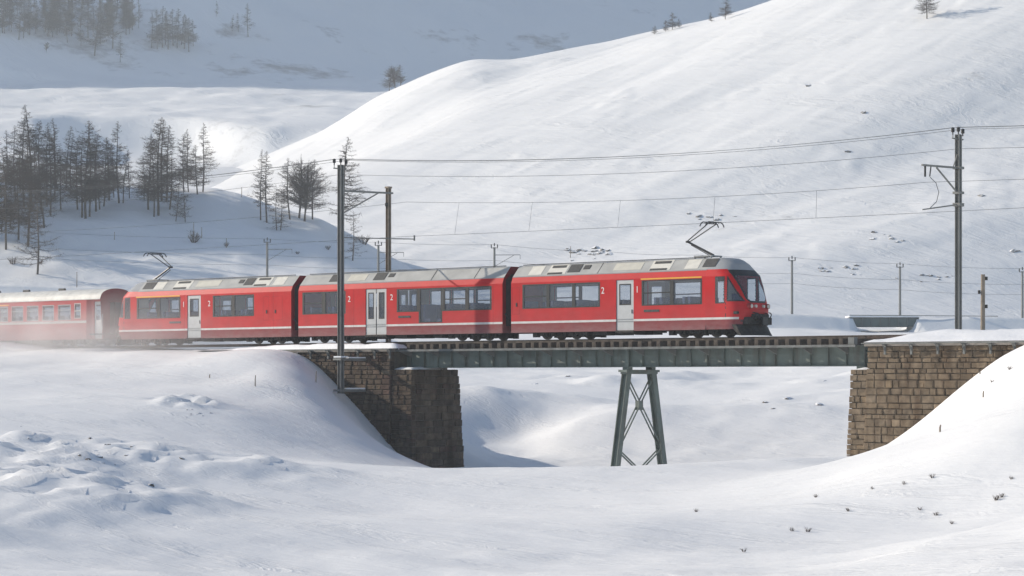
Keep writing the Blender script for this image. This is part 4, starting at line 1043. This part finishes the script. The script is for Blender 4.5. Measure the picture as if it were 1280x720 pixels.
wire('earth_wire', [(sA - 45, LN, zpix(215, YA)), (sA, LN, zpix(218, YA)), (sC, RT, zpix(186, YC)), (sC + 45, RT + 1, zpix(186, YC))], .009, 'single wire strung just below the feeder wires', .55)
cw0 = Vector((sA, 1.0, zpix(251, YA + 3))); cw1 = Vector((sC, -.2, zpix(228, YC - 2)))
mw0 = Vector((sA, .6, zpix(295, YA + 3))); mw1 = Vector((sC, -.2, zpix(266, YC - 2)))
wire('messenger_wire', [cw0 + Vector((-45, 0, 0)), cw0, cw1, cw1 + Vector((45, .5, 0))], .009, 'upper catenary wire carrying thin droppers above the train', .35)
wire('contact_wire', [mw0 + Vector((-45, 0, 0)), mw0, mw1, mw1 + Vector((45, .5, 0))], .009, 'lower contact wire above the train roofs', .03)
for i, t in enumerate((.12, .28, .46, .64, .82)):
    a_ = cw0.lerp(cw1, t); a_.z -= .35 * 4 * t * (1 - t); b_ = mw0.lerp(mw1, t)
    o = MB().tube([(0, 0, 0), b_ - a_], .009, 4).build('dropper_wire', M['wire'], None, a_); tag(o, 'thin vertical dropper between the two catenary wires', 'wire', 'catenary droppers')
for px in (20, 120): pass

# far line: masts, bridge, wires
FM = [(334, 302), (473, 306), (618, 309), (760, 318), (872, 322), (990, 325), (1125, 333), (1278, 339)]
fm = None; tops = []
lab = {334: 'thin far mast with bracket arm in front of the shaded slope', 473: 'thin far mast half hidden behind the tan post', 618: 'thin far mast rising behind the gap between railcars',
       990: 'thin far mast standing on the snow bank ahead of the train nose', 1125: 'thin far mast above the small far bridge', 1278: 'thin far mast on the bank beyond the wooden post'}
for px, py in FM:
    X = (px - 640) / FPX * (FAR_Y + 1.2); Y = FAR_Y + 1.2; zb = float(far_top(X)) - .3; zt = zpix(py, Y)
    p = c2w(X, Y, zb); tops.append((p.x, p.y, zt))
    if px in (760, 872): continue
    o = empty('far_mast', p); tag(o, lab[px], 'mast', 'masts along the far line'); h = zt - zb
    MB().tube([(0, 0, 0), (0, 0, h)], [.17, .14], 8).build('post', M['galv'], o)
    r_ = Vector((RGT[0], RGT[1], 0)); f_ = Vector((FWD[0], FWD[1], 0))
    m = MB()
    for k in (-.4, 0, .4):
        v = r_ * k + Vector((0, 0, h - .05 + (.18 if k == 0 else 0))); m.tube([v, v + Vector((0, 0, .4))], .07, 6)
    m.tube([-r_ * .45 + Vector((0, 0, h - .1)), r_ * .45 + Vector((0, 0, h - .1))], .04, 5); m.build('insulator', M['insul'], o)
    if px < 700:
        a_ = r_ * 3.3 - f_ * 1.2
        m = MB(); m.tube([Vector((0, 0, h - 1.0)), a_ + Vector((0, 0, h - 1.05))], .045, 5); m.tube([Vector((0, 0, h - 2.5)), a_ * .75 + Vector((0, 0, h - 1.1))], .035, 5); m.tube([a_ + Vector((0, 0, h - 1.05)), a_ + Vector((0, 0, h - 1.6))], .03, 5); m.build('bracket_arm', M['galv'], o)
for k, dz in ((0, .35), (1, -1.7), (2, -3.0)):
    T0 = Vector(tops[0]) + (Vector(tops[0]) - Vector(tops[1])) * 2; T1 = Vector(tops[-1]) + (Vector(tops[-1]) - Vector(tops[-2])) * 2
    wire('far_wire', [tuple(Vector(q) + Vector((0, 0, dz))) for q in [T0, *tops, T1]], .016, ('thin far wire on the mast tops', 'thin far catenary wire below the far mast tops', 'lowest far wire above the far snow bank')[k], .18, 8)
gl, gr = gap_l() - .5, gap_r() + .5
pb = c2w((gl + gr) / 2, FAR_Y, float(far_top((gl + gr) / 2)) - 1.6)
fb = empty('far_bridge', pb, rz=R(ANG) + math.atan2(-.0, 1)); tag(fb, 'small far green girder bridge between snow banks', 'bridge')
W2 = (gr - gl) / 2
for y in (-1.6, 1.6):
    g = MB().box(-W2, W2, y - .02, y + .02, .45, 1.5).build('girder', M['green_far'], fb); MB().box(-W2, W2, y - .16, y + .16, 1.5, 1.58).build('top_flange', M['plate'], g); MB().box(-W2, W2, y - .16, y + .16, .40, .45).build('bottom_flange', M['green_far'], g)
    st = MB().box(-.03, .03, y - .14, y - .021, .45, 1.5).mesh('stiffener', M['plate'])
    for x in np.arange(-W2 + .5, W2, 1.15): link('stiffener', st, g, (x, 0, 0))
MB().box(-W2, W2, -1.9, 1.9, 1.59, 1.78).build('deck', M['snow_cap'], fb)
MB().tube([(-W2, -1.9, 1.85), (W2 + 10, -1.9, 1.72)], .05, 6).build('edge_rail', M['plate'], fb)

# ------------------------------------------------------------------ bare larches
def larch(seed, h, kind):
    """trunk and a crown of whorled branches with fine twigs; kind: 0 slender spire, 1 fuller, 2 forked and bushy, 3 ragged"""
    rnd = random.Random(seed); tk = MB(); cr = MB()
    stems = [(0, 0, h, 1.0)]
    if kind == 2: stems = [(rnd.uniform(-.5, .5), rnd.uniform(-.4, .4), h * rnd.uniform(.82, 1), .8) for _ in range(3)]
    for bx_, by_, hh, rs in stems:
        lean = Vector((rnd.uniform(-.04, .04), rnd.uniform(-.04, .04), 0)) * (3 if kind in (2, 3) else 1); ph = rnd.uniform(0, 6)
        def axis(t): return Vector((bx_ * (.3 + .9 * t), by_ * (.3 + .9 * t), 0)) + lean * hh * t + Vector((math.sin(t * 5 + ph) * .012 * hh, math.cos(t * 4 + ph) * .012 * hh, t * hh))
        N_ = 9; tk.tube([axis(i / N_ * 1.0) - Vector((0, 0, .5 if i == 0 else 0)) for i in range(N_ + 1)], [rs * .0115 * h * (1 - i / N_) ** .8 + .014 for i in range(N_ + 1)], 6)
        nb = {0: 155, 1: 195, 2: 46, 3: 80}[kind]; lo = {0: .20, 1: .17, 2: .22, 3: .12}[kind]; gaps = [(rnd.uniform(.2, .9), rnd.uniform(0, 6.28)) for _ in range(4)]
        for i in range(nb):
            t = lo + (1 - lo) * (i + rnd.random()) / nb
            if kind == 3 and rnd.random() < .25: continue
            az = rnd.uniform(0, 2 * math.pi)
            if kind < 2 and any(abs(t - g0) < .07 and math.cos(az - g1) > .2 for g0, g1 in gaps): continue
            q = (t - lo) / (1 - lo)
            shape = {0: (1 - q) ** .75 * min(1, .45 + q * 3), 1: (1 - q) ** .65 * min(1, .5 + q * 3), 2: math.sin(min(1, .22 + .9 * q) * math.pi) ** .6, 3: (1 - q) ** .6}[kind]
            Lb = h * {0: .24, 1: .30, 2: .28, 3: .29}[kind] * shape * rnd.uniform(.55, 1.15) + .12
            el = {0: rnd.uniform(-.25, .2), 1: rnd.uniform(-.2, .3), 2: rnd.uniform(.35, .95), 3: rnd.uniform(-.35, .3)}[kind]
            d = Vector((math.cos(az) * math.cos(el), math.sin(az) * math.cos(el), math.sin(el))); p0 = axis(t)
            bend = Vector((rnd.uniform(-.12, .12), rnd.uniform(-.12, .12), rnd.uniform(.05, .25))) * Lb
            p1 = p0 + d * Lb * .5 - Vector((0, 0, .05 * Lb)); p2 = p0 + d * Lb + bend * .6
            r0 = .0035 * h * (1 - .6 * q) * (.5 + .5 * shape) + .008
            cr.tube([p0, p1, p2], [r0, r0 * .65, .008], 3, False)
            nt_ = int(6 + Lb * 8)
            for k in range(nt_):
                u = rnd.uniform(.15, 1); b0 = p0.lerp(p1, u * 2) if u < .5 else p1.lerp(p2, u * 2 - 1)
                td = (d * .6 + Vector((rnd.gauss(0, .6), rnd.gauss(0, .6), rnd.gauss(0, .45)))).normalized(); tl = Lb * rnd.uniform(.12, .36) + .1
                e = b0 + td * tl
                w_ = Vector((-td.y, td.x, .2))  .normalized() * .026
                b = len(cr.v); cr.v += [tuple(b0 + w_), tuple(b0 - w_), tuple(b0 + td.cross(w_)), tuple(e)]; cr.f += [(b, b + 1, b + 3), (b + 1, b + 2, b + 3), (b + 2, b, b + 3)]
    return tk.mesh('trunk', M['bark'], True), cr.mesh('crown', M['twig'])
PROTO = {k: [larch(100 * k + i, 16, k) for i in range(n)] for k, n in ((0, 4), (1, 3), (2, 2), (3, 2))}
trnd = random.Random(42)
def tree(px, pb_, pt, kind, layers, y0, y1, label, group, name='larch_tree', wide=1.0):
    X, Y, z = hit(px, pb_, layers, y0, y1); h = (pb_ - pt) / FPX * Y
    p = c2w(X, Y, z - .15); o = empty(name, p, rz=trnd.uniform(0, 6.28)); tag(o, label, 'tree', group)
    k = h / 16; wide *= trnd.uniform(.8, 1.2); o.scale = (k * wide, k * wide * trnd.uniform(.85, 1.1), k); o.rotation_euler = (trnd.gauss(0, .035), trnd.gauss(0, .035), trnd.uniform(0, 6.28))
    a, b = trnd.choice(PROTO[kind]); link('trunk', a, o); link('crown', b, o)
LB = 'bare larch in the dense grove on the shaded slope above the old coach'
for px, pb_, pt, kd in ((-14, 270, 150, 0), (-4, 258, 162, 1), (6, 262, 160, 0), (9, 312, 186, 1), (19, 255, 156, 0), (29, 260, 142, 0), (35, 308, 168, 1), (40, 264, 131, 0), (50, 262, 150, 1), (58, 258, 152, 0), (64, 270, 160, 1), (72, 236, 147, 0), (82, 236, 155, 0), (14, 285, 200, 3), (25, 240, 165, 1), (88, 244, 165, 0), (2, 290, 190, 1), (46, 250, 160, 1), (67, 246, 165, 0), (54, 285, 185, 3), (-8, 300, 200, 1), (22, 300, 195, 0), (77, 262, 178, 3)):
    tree(px, pb_, pt, kd, ['left'], 309, 420, LB, 'larches in the dense grove')
tree(46, 343, 238, 3, ['left', 'ground'], 300, 420, 'ragged low larch standing in drifting snow just above the coach roof', None, wide=1.15)
for px, pb_, pt, kd in ((101, 272, 168, 0), (108, 273, 150, 1), (113, 271, 156, 0), (119, 264, 166, 1), (124, 262, 178, 3), (136, 251, 172, 0), (149, 254, 150, 0), (154, 254, 185, 0), (129, 258, 170, 1), (96, 262, 170, 1), (143, 247, 178, 1), (161, 248, 190, 3)):
    tree(px, pb_, pt, kd, ['left'], 309, 420, 'bare larch in the loose clump above the joint of coach and last railcar', 'larches in the loose clump')
for px, pb_, pt, kd in ((192, 271, 165, 0), (197, 269, 145, 1), (201, 251, 150, 0), (207, 251, 155, 0), (220, 277, 215, 3), (231, 278, 222, 3), (236, 240, 160, 0), (229, 239, 166, 1), (253, 240, 152, 0), (186, 262, 175, 1), (212, 262, 180, 3), (246, 243, 180, 1), (180, 250, 190, 3)):
    tree(px, pb_, pt, kd, ['left'], 309, 420, 'bare larch in the clump on the crest above the last railcar', 'larches in the crest clump')
for px, pb_, pt, kd, lb_ in ((326, 275, 185, 0, 'slender bare larch left of the bushy trees on the slope'), (333, 278, 188, 0, 'second slender bare larch close beside the bushy trees'), (346, 288, 228, 3, 'short ragged larch in front of the bushy trees'), (351, 288, 238, 3, 'small bent larch below the bushy trees'),
                             (362, 274, 196, 0, 'slim larch tucked between slender larches and bushy tree'), (390, 274, 198, 1, 'wide larch on the mast side of the bushy tree'), (374, 273, 189, 2, 'bushy many-stemmed bare tree on the slope'), (381, 277, 196, 2, 'smaller bushy bare tree beside the many-stemmed one'), (424, 300, 170, 0, 'tall larch directly behind the abutment mast'), (441, 326, 263, 3, 'lone crooked larch at the foot of the shaded slope')):
    tree(px, pb_, pt, kd, ['left'], 309, 420, lb_, None, wide=1.25 if kd == 2 else 1)
LF = 'grey far larch in the wood high on the shaded mountainside'
far = [(5, 42, -8), (14, 40, -2), (24, 50, -5), (30, 48, -5), (37, 44, -10), (45, 43, 0), (60, 46, -8), (66, 47, -5), (72, 44, -12), (84, 53, -5), (90, 46, -10), (101, 58, 18), (110, 48, -8), (119, 70, -6), (126, 55, -4), (135, 47, 0), (141, 62, -5), (150, 78, 42), (157, 44, -6), (166, 38, -4), (173, 36, -5)]
for i in range(44): far.append((trnd.uniform(-20, 178), trnd.uniform(4, 44), 0)); far[-1] = (far[-1][0], far[-1][1], far[-1][1] - trnd.uniform(38, 55))
for px, pb_, pt in far: tree(px, pb_, pt, trnd.choice((0, 1, 1)), ['back'], 700, 1330, LF, 'larches in the far wood', wide=.85)
for px, pb_, pt in ((190, 60, 15), (196, 62, 12), (203, 60, 8), (210, 62, 10), (216, 58, 12), (222, 60, 10), (230, 62, 18), (236, 65, 22), (242, 58, 24), (206, 56, 14), (226, 56, 16)):
    tree(px, pb_, pt, trnd.choice((0, 1)), ['back'], 700, 1500, 'grey far larch in the compact stand beside the far wood', 'larches in the compact far stand')
for px, pb_, pt in ((290, 40, 18), (298, 41, 15), (310, 46, 4), (271, 22, 2)):
    tree(px, pb_, pt, 0, ['back'], 700, 1500, 'small far larch apart from the compact stand', 'scattered far larches')
tree(58, 66, 50, 2, ['back'], 700, 1500, 'low far shrub below the wood on the mountainside', None, name='shrub')
for px, pb_, pt in ((487, 112, 84), (494, 109, 77), (501, 106, 79)):
    tree(px, pb_, pt, 2 if px == 494 else 1, ['right'], 480, 660, 'bare tree in the small group on the low end of the hill ridge', 'trees on the low ridge end', wide=1.6)
for px, pb_, pt in ((818, 43, 31), (832, 40, 24), (841, 37, 15), (849, 35, 22), (889, 28, 14), (907, 24, -3)):
    tree(px, pb_, pt, 1, ['right'], 480, 650, 'bare tree peeping over the high hill ridge', 'trees behind the high ridge', wide=1.5)
tree(1158, 24, -26, 1, ['right'], 400, 620, 'lone bare tree standing on the upper hill face', None, wide=1.35)

# ------------------------------------------------------------------ rocks and stakes
import bmesh
def rock_mesh(seed):
    b = bmesh.new(); bmesh.ops.create_icosphere(b, subdivisions=2, radius=1); rnd = random.Random(seed); o = Vector((rnd.uniform(0, 50), rnd.uniform(0, 50), rnd.uniform(0, 50)))
    from mathutils import noise
    for v in b.verts:
        c = v.co.normalized(); v.co = c * (1 + .55 * noise.noise(c * 1.3 + o) + .3 * noise.noise(c * 3 + o)); v.co.z *= .62
    me = bpy.data.meshes.new('rock'); b.to_mesh(me); b.free(); me.materials.append(M['rock']); return me
RK = [rock_mesh(i) for i in range(6)]
rr = random.Random(9)
def rock(px, py, wpx, layers, y0, y1, label, group, sink=.25):
    X, Y, z = hit(px, py, layers, y0, y1); r_ = wpx / 2 / FPX * Y
    o = link('rock', rr.choice(RK), None, c2w(X, Y, z - sink * r_)); o.rotation_euler = (0, 0, rr.uniform(0, 6.28)); o.scale = (r_ * rr.uniform(.8, 1.2), r_ * rr.uniform(.8, 1.2), r_ * rr.uniform(.6, 1)); tag(o, label, 'rock', group)
def cluster(px, py, w_, h_, n, size, layers, y0, y1, label, group):
    for _ in range(n): rock(px + rr.gauss(0, w_ / 2.2), py + rr.gauss(0, h_ / 2.2), rr.uniform(.4, 1) * size, layers, y0, y1, label, group)
cluster(742, 316, 44, 12, 30, 11, ['right', 'ground'], 322, 560, 'small rock in the outcrop above the leading railcar roof', 'rocks of the outcrop above the railcar')
cluster(888, 271, 30, 6, 10, 10, ['right'], 322, 560, 'small rock in the outcrop behind the front pantograph', 'rocks behind the pantograph')
cluster(1110, 297, 40, 7, 8, 9, ['right'], 322, 560, 'small rock in the scatter between the far mast and tall mast', 'rocks scattered between masts')
cluster(1160, 345, 60, 7, 12, 8, ['right', 'ground'], 318, 560, 'small rock at the hill foot behind the tall mast', 'rocks at the hill foot')
cluster(1050, 336, 34, 6, 10, 9, ['right', 'ground'], 318, 560, 'small rock at the hill foot ahead of the train nose', 'rocks ahead of the nose')
for px, py, w_, lb_ in ((1227, 245, 12, 'lone rock on the hill right beside the tall mast'), (1268, 314, 14, 'larger snow-capped rock low on the hill beyond the mast'), (1012, 106, 12, 'snow-capped boulder alone on the upper hill face'), (1080, 141, 8, 'small boulder on the hill face below the lone boulder'), (1060, 190, 9, 'small rock on the mid hill above the catenary')):
    rock(px, py, w_, ['right'], 322, 620, lb_, None)
for px, py, w_, lb_ in ((957, 503, 11, 'brown boulder on the valley floor under the bridge'), (967, 511, 10, 'second brown boulder touching the first under the bridge'), (985, 498, 12, 'grey rock behind the brown boulders under the bridge'), (1024, 506, 12, 'dark rock on the drift near the sunlit abutment'), (1030, 476, 8, 'small rock just below the girder near the sunlit abutment'), (710, 470, 8, 'small rock just below the girder left of the trestle'), (670, 480, 8, 'small rock among drifts left of the trestle')):
    rock(px, py, w_, ['ground'], 130, 260, lb_, None)
cluster(243, 517, 26, 7, 12, 7, ['ground'], 60, 135, 'clod in the heap on the left snow bank', 'clods of the heap')
for _ in range(26):
    u = rr.random(); rock(20 + 210 * u + rr.gauss(0, 12), 522 + 50 * u + abs(rr.gauss(0, 22)), rr.uniform(4, 11), ['ground'], 50, 130, 'dark clod in the rough tumbled snow below the bank', 'clods in the tumbled snow', .4)
for px, py, h_, lb_ in ((319, 483, 14, 'thin stake with a long shadow on the left bank'), (262, 473, 5, 'short peg on the left snow bank'), (395, 478, 14, 'stake beside the dark abutment wall'), (1152, 523, 8, 'short peg against the sunlit abutment stones'), (1175, 540, 9, 'bent peg in the snow below the sunlit abutment'), (1225, 468, 4, 'tiny peg on the right snow bank'), (1229, 497, 8, 'leaning twig in the snow on the right bank')):
    X, Y, z = hit(px, py, ['ground'], 60, 150); h = h_ / FPX * Y
    o = MB().tube([(0, 0, -.2), (0, 0, h * .6), (.02, .01, h)], [.03, .028, .02], 6).build('stake', M['wood'], None, c2w(X, Y, z)); tag(o, lb_, 'stake')
for px, py, h_ in ((302, 246, 12), (143, 300, 10), (242, 302, 24), (252, 298, 14), (283, 310, 12), (96, 360, 20), (713, 322, 14)):
    X, Y, z = hit(px, py, ['left', 'right', 'ground'], 300, 420); h = h_ / FPX * Y
    o = MB().tube([(0, 0, -.3), (.03, 0, h)], [.06, .05], 6).build('snow_stake', M['wood'], None, c2w(X, Y, z)); tag(o, 'thin snow stake on the slope behind the train', 'stake', 'snow stakes on the far slopes')

# dry shrubs on the shaded slope and grass tufts on the near banks
def tuft(seed, n, h, spread, r):
    rnd = random.Random(seed); m = MB()
    for _ in range(n):
        a_ = rnd.uniform(0, 6.28); q = rnd.uniform(.1, 1); p0 = Vector((math.cos(a_) * spread * .25, math.sin(a_) * spread * .25, -.1 * h)); d_ = Vector((math.cos(a_) * q * spread, math.sin(a_) * q * spread, h * rnd.uniform(.5, 1)))
        m.tube([p0, p0 + d_ * .55 + Vector((0, 0, .08 * h)), p0 + d_], [r, r * .7, r * .25], 3, False)
        for k in range(3):
            b0 = p0 + d_ * rnd.uniform(.35, .9); m.tube([b0, b0 + Vector((rnd.gauss(0, .2), rnd.gauss(0, .2), rnd.uniform(.05, .3))) * h], [r * .5, r * .2], 3, False)
    return m.mesh('stems', M['twig'])
BUSH = [tuft(i, 26, 1, .6, .02) for i in range(3)]; GRASS = [tuft(20 + i, 12, 1, .5, .035) for i in range(3)]
for px, py, h_ in ((242, 303, 18), (16, 330, 12), (283, 308, 7), (410, 312, 7), (455, 305, 14), (372, 318, 5)):
    X, Y, z = hit(px, py, ['left'], 309, 420); k = h_ / FPX * Y
    o = link('shrub', rr.choice(BUSH), None, c2w(X, Y, z)); o.scale = (k, k, k); o.rotation_euler.z = rr.uniform(0, 6); tag(o, 'low dry shrub poking from the shaded slope behind the train', 'shrub', 'dry shrubs on the shaded slope')
for px, py, h_ in ((1130, 606, 5), (1165, 598, 6), (1245, 626, 8), (1252, 622, 6), (1150, 638, 5), (1170, 645, 6), (1020, 622, 5), (1060, 640, 5), (1010, 665, 7), (990, 664, 6), (1210, 470, 4), (1262, 462, 5), (1240, 478, 4), (1190, 655, 5), (1090, 612, 4), (1264, 600, 5), (930, 690, 6), (870, 640, 5)):
    X, Y, z = hit(px, py, ['ground'], 28, 120); k = h_ / FPX * Y
    o = link('grass_tuft', rr.choice(GRASS), None, c2w(X, Y, z)); o.scale = (k * 1.4, k * 1.4, k); o.rotation_euler.z = rr.uniform(0, 6); tag(o, 'dry grass tips showing through the right snow bank', 'grass tuft', 'grass tips on the right bank')

# powder snow whirled up along the rear of the train
bs = MB().box(-20, 24, -4.2, 4.4, -.3, 4.2).mesh('blowing_snow', M['snow_cap']); bs.materials.clear()
bm_ = bpy.data.materials.new('powder_cloud'); bm_.use_nodes = True; t = bm_.node_tree; N, L_ = t.nodes.new, t.links.new
for nn in list(t.nodes):
    if nn.type == 'BSDF_PRINCIPLED': t.nodes.remove(nn)
tc = N('ShaderNodeTexCoord'); sx = N('ShaderNodeSeparateXYZ'); L_(tc.outputs['Object'], sx.inputs[0])
def mrange(sock, a_, b_, c_, d_):
    q = N('ShaderNodeMapRange'); q.interpolation_type = 'SMOOTHSTEP'; L_(sock, q.inputs[0])
    for i_, v_ in enumerate((a_, b_, c_, d_)): q.inputs[1 + i_].default_value = v_
    return q.outputs[0]
def mul(a_, b_):
    q = N('ShaderNodeMath'); q.operation = 'MULTIPLY'; L_(a_, q.inputs[0])
    if isinstance(b_, float): q.inputs[1].default_value = b_
    else: L_(b_, q.inputs[1])
    return q.outputs[0]
mp = N('ShaderNodeMapping'); mp.inputs['Scale'].default_value = (.22, .5, .6); L_(tc.outputs['Object'], mp.inputs[0])
nz = N('ShaderNodeTexNoise'); nz.inputs['Scale'].default_value = 1; nz.inputs['Detail'].default_value = 3; L_(mp.outputs[0], nz.inputs['Vector'])
den = mul(mrange(nz.outputs[0], .25, .75, .25, 1.), mrange(sx.outputs[2], -.3, 4.1, 1., 0.))
den = mul(den, mrange(sx.outputs[0], 23.5, -12, 0., 1.)); den = mul(den, mrange(sx.outputs[0], -19.9, -17, 0., 1.)); den = mul(den, mrange(sx.outputs[1], -4.2, -2.2, 0., 1.)); den = mul(den, mrange(sx.outputs[1], 4.4, 2.2, 0., 1.)); den = mul(den, .75)
pv = N('ShaderNodeVolumePrincipled'); pv.inputs['Color'].default_value = (.99, .99, 1, 1); pv.inputs['Anisotropy'].default_value = .3; L_(den, pv.inputs['Density']); L_(pv.outputs[0], t.nodes['Material Output'].inputs['Volume'])
bs.materials.append(bm_); o = link('blowing_snow', bs, None, (-58, 0, 0)); tag(o, 'powder snow whirled up around the old coach and last railcar', None, None, 'stuff')

# ------------------------------------------------------------------ air
hz = MB(); zt_, zb_ = 430.0, -14.0
for z in (zb_, zt_):
    for X, Y in ((-1500, -120), (1500, -120), (1500, 1420), (-1500, 1420)): hz.v.append(tuple(c2w(X, Y, z)))
hz.f = [(3, 2, 1, 0), (4, 5, 6, 7), (0, 1, 5, 4), (1, 2, 6, 5), (2, 3, 7, 6), (3, 0, 4, 7)]
vm = bpy.data.materials.new('haze_air'); vm.use_nodes = True; t = vm.node_tree
for nn in list(t.nodes):
    if nn.type == 'BSDF_PRINCIPLED': t.nodes.remove(nn)
pv = t.nodes.new('ShaderNodeVolumePrincipled'); pv.inputs['Color'].default_value = (.86, .935, 1, 1); pv.inputs['Density'].default_value = .00026; pv.inputs['Anisotropy'].default_value = .2
t.links.new(pv.outputs[0], t.nodes['Material Output'].inputs['Volume'])
ho = hz.build('haze', vm); ho['kind'] = 'stuff'; ho['label'] = 'thin cold haze in the valley air'
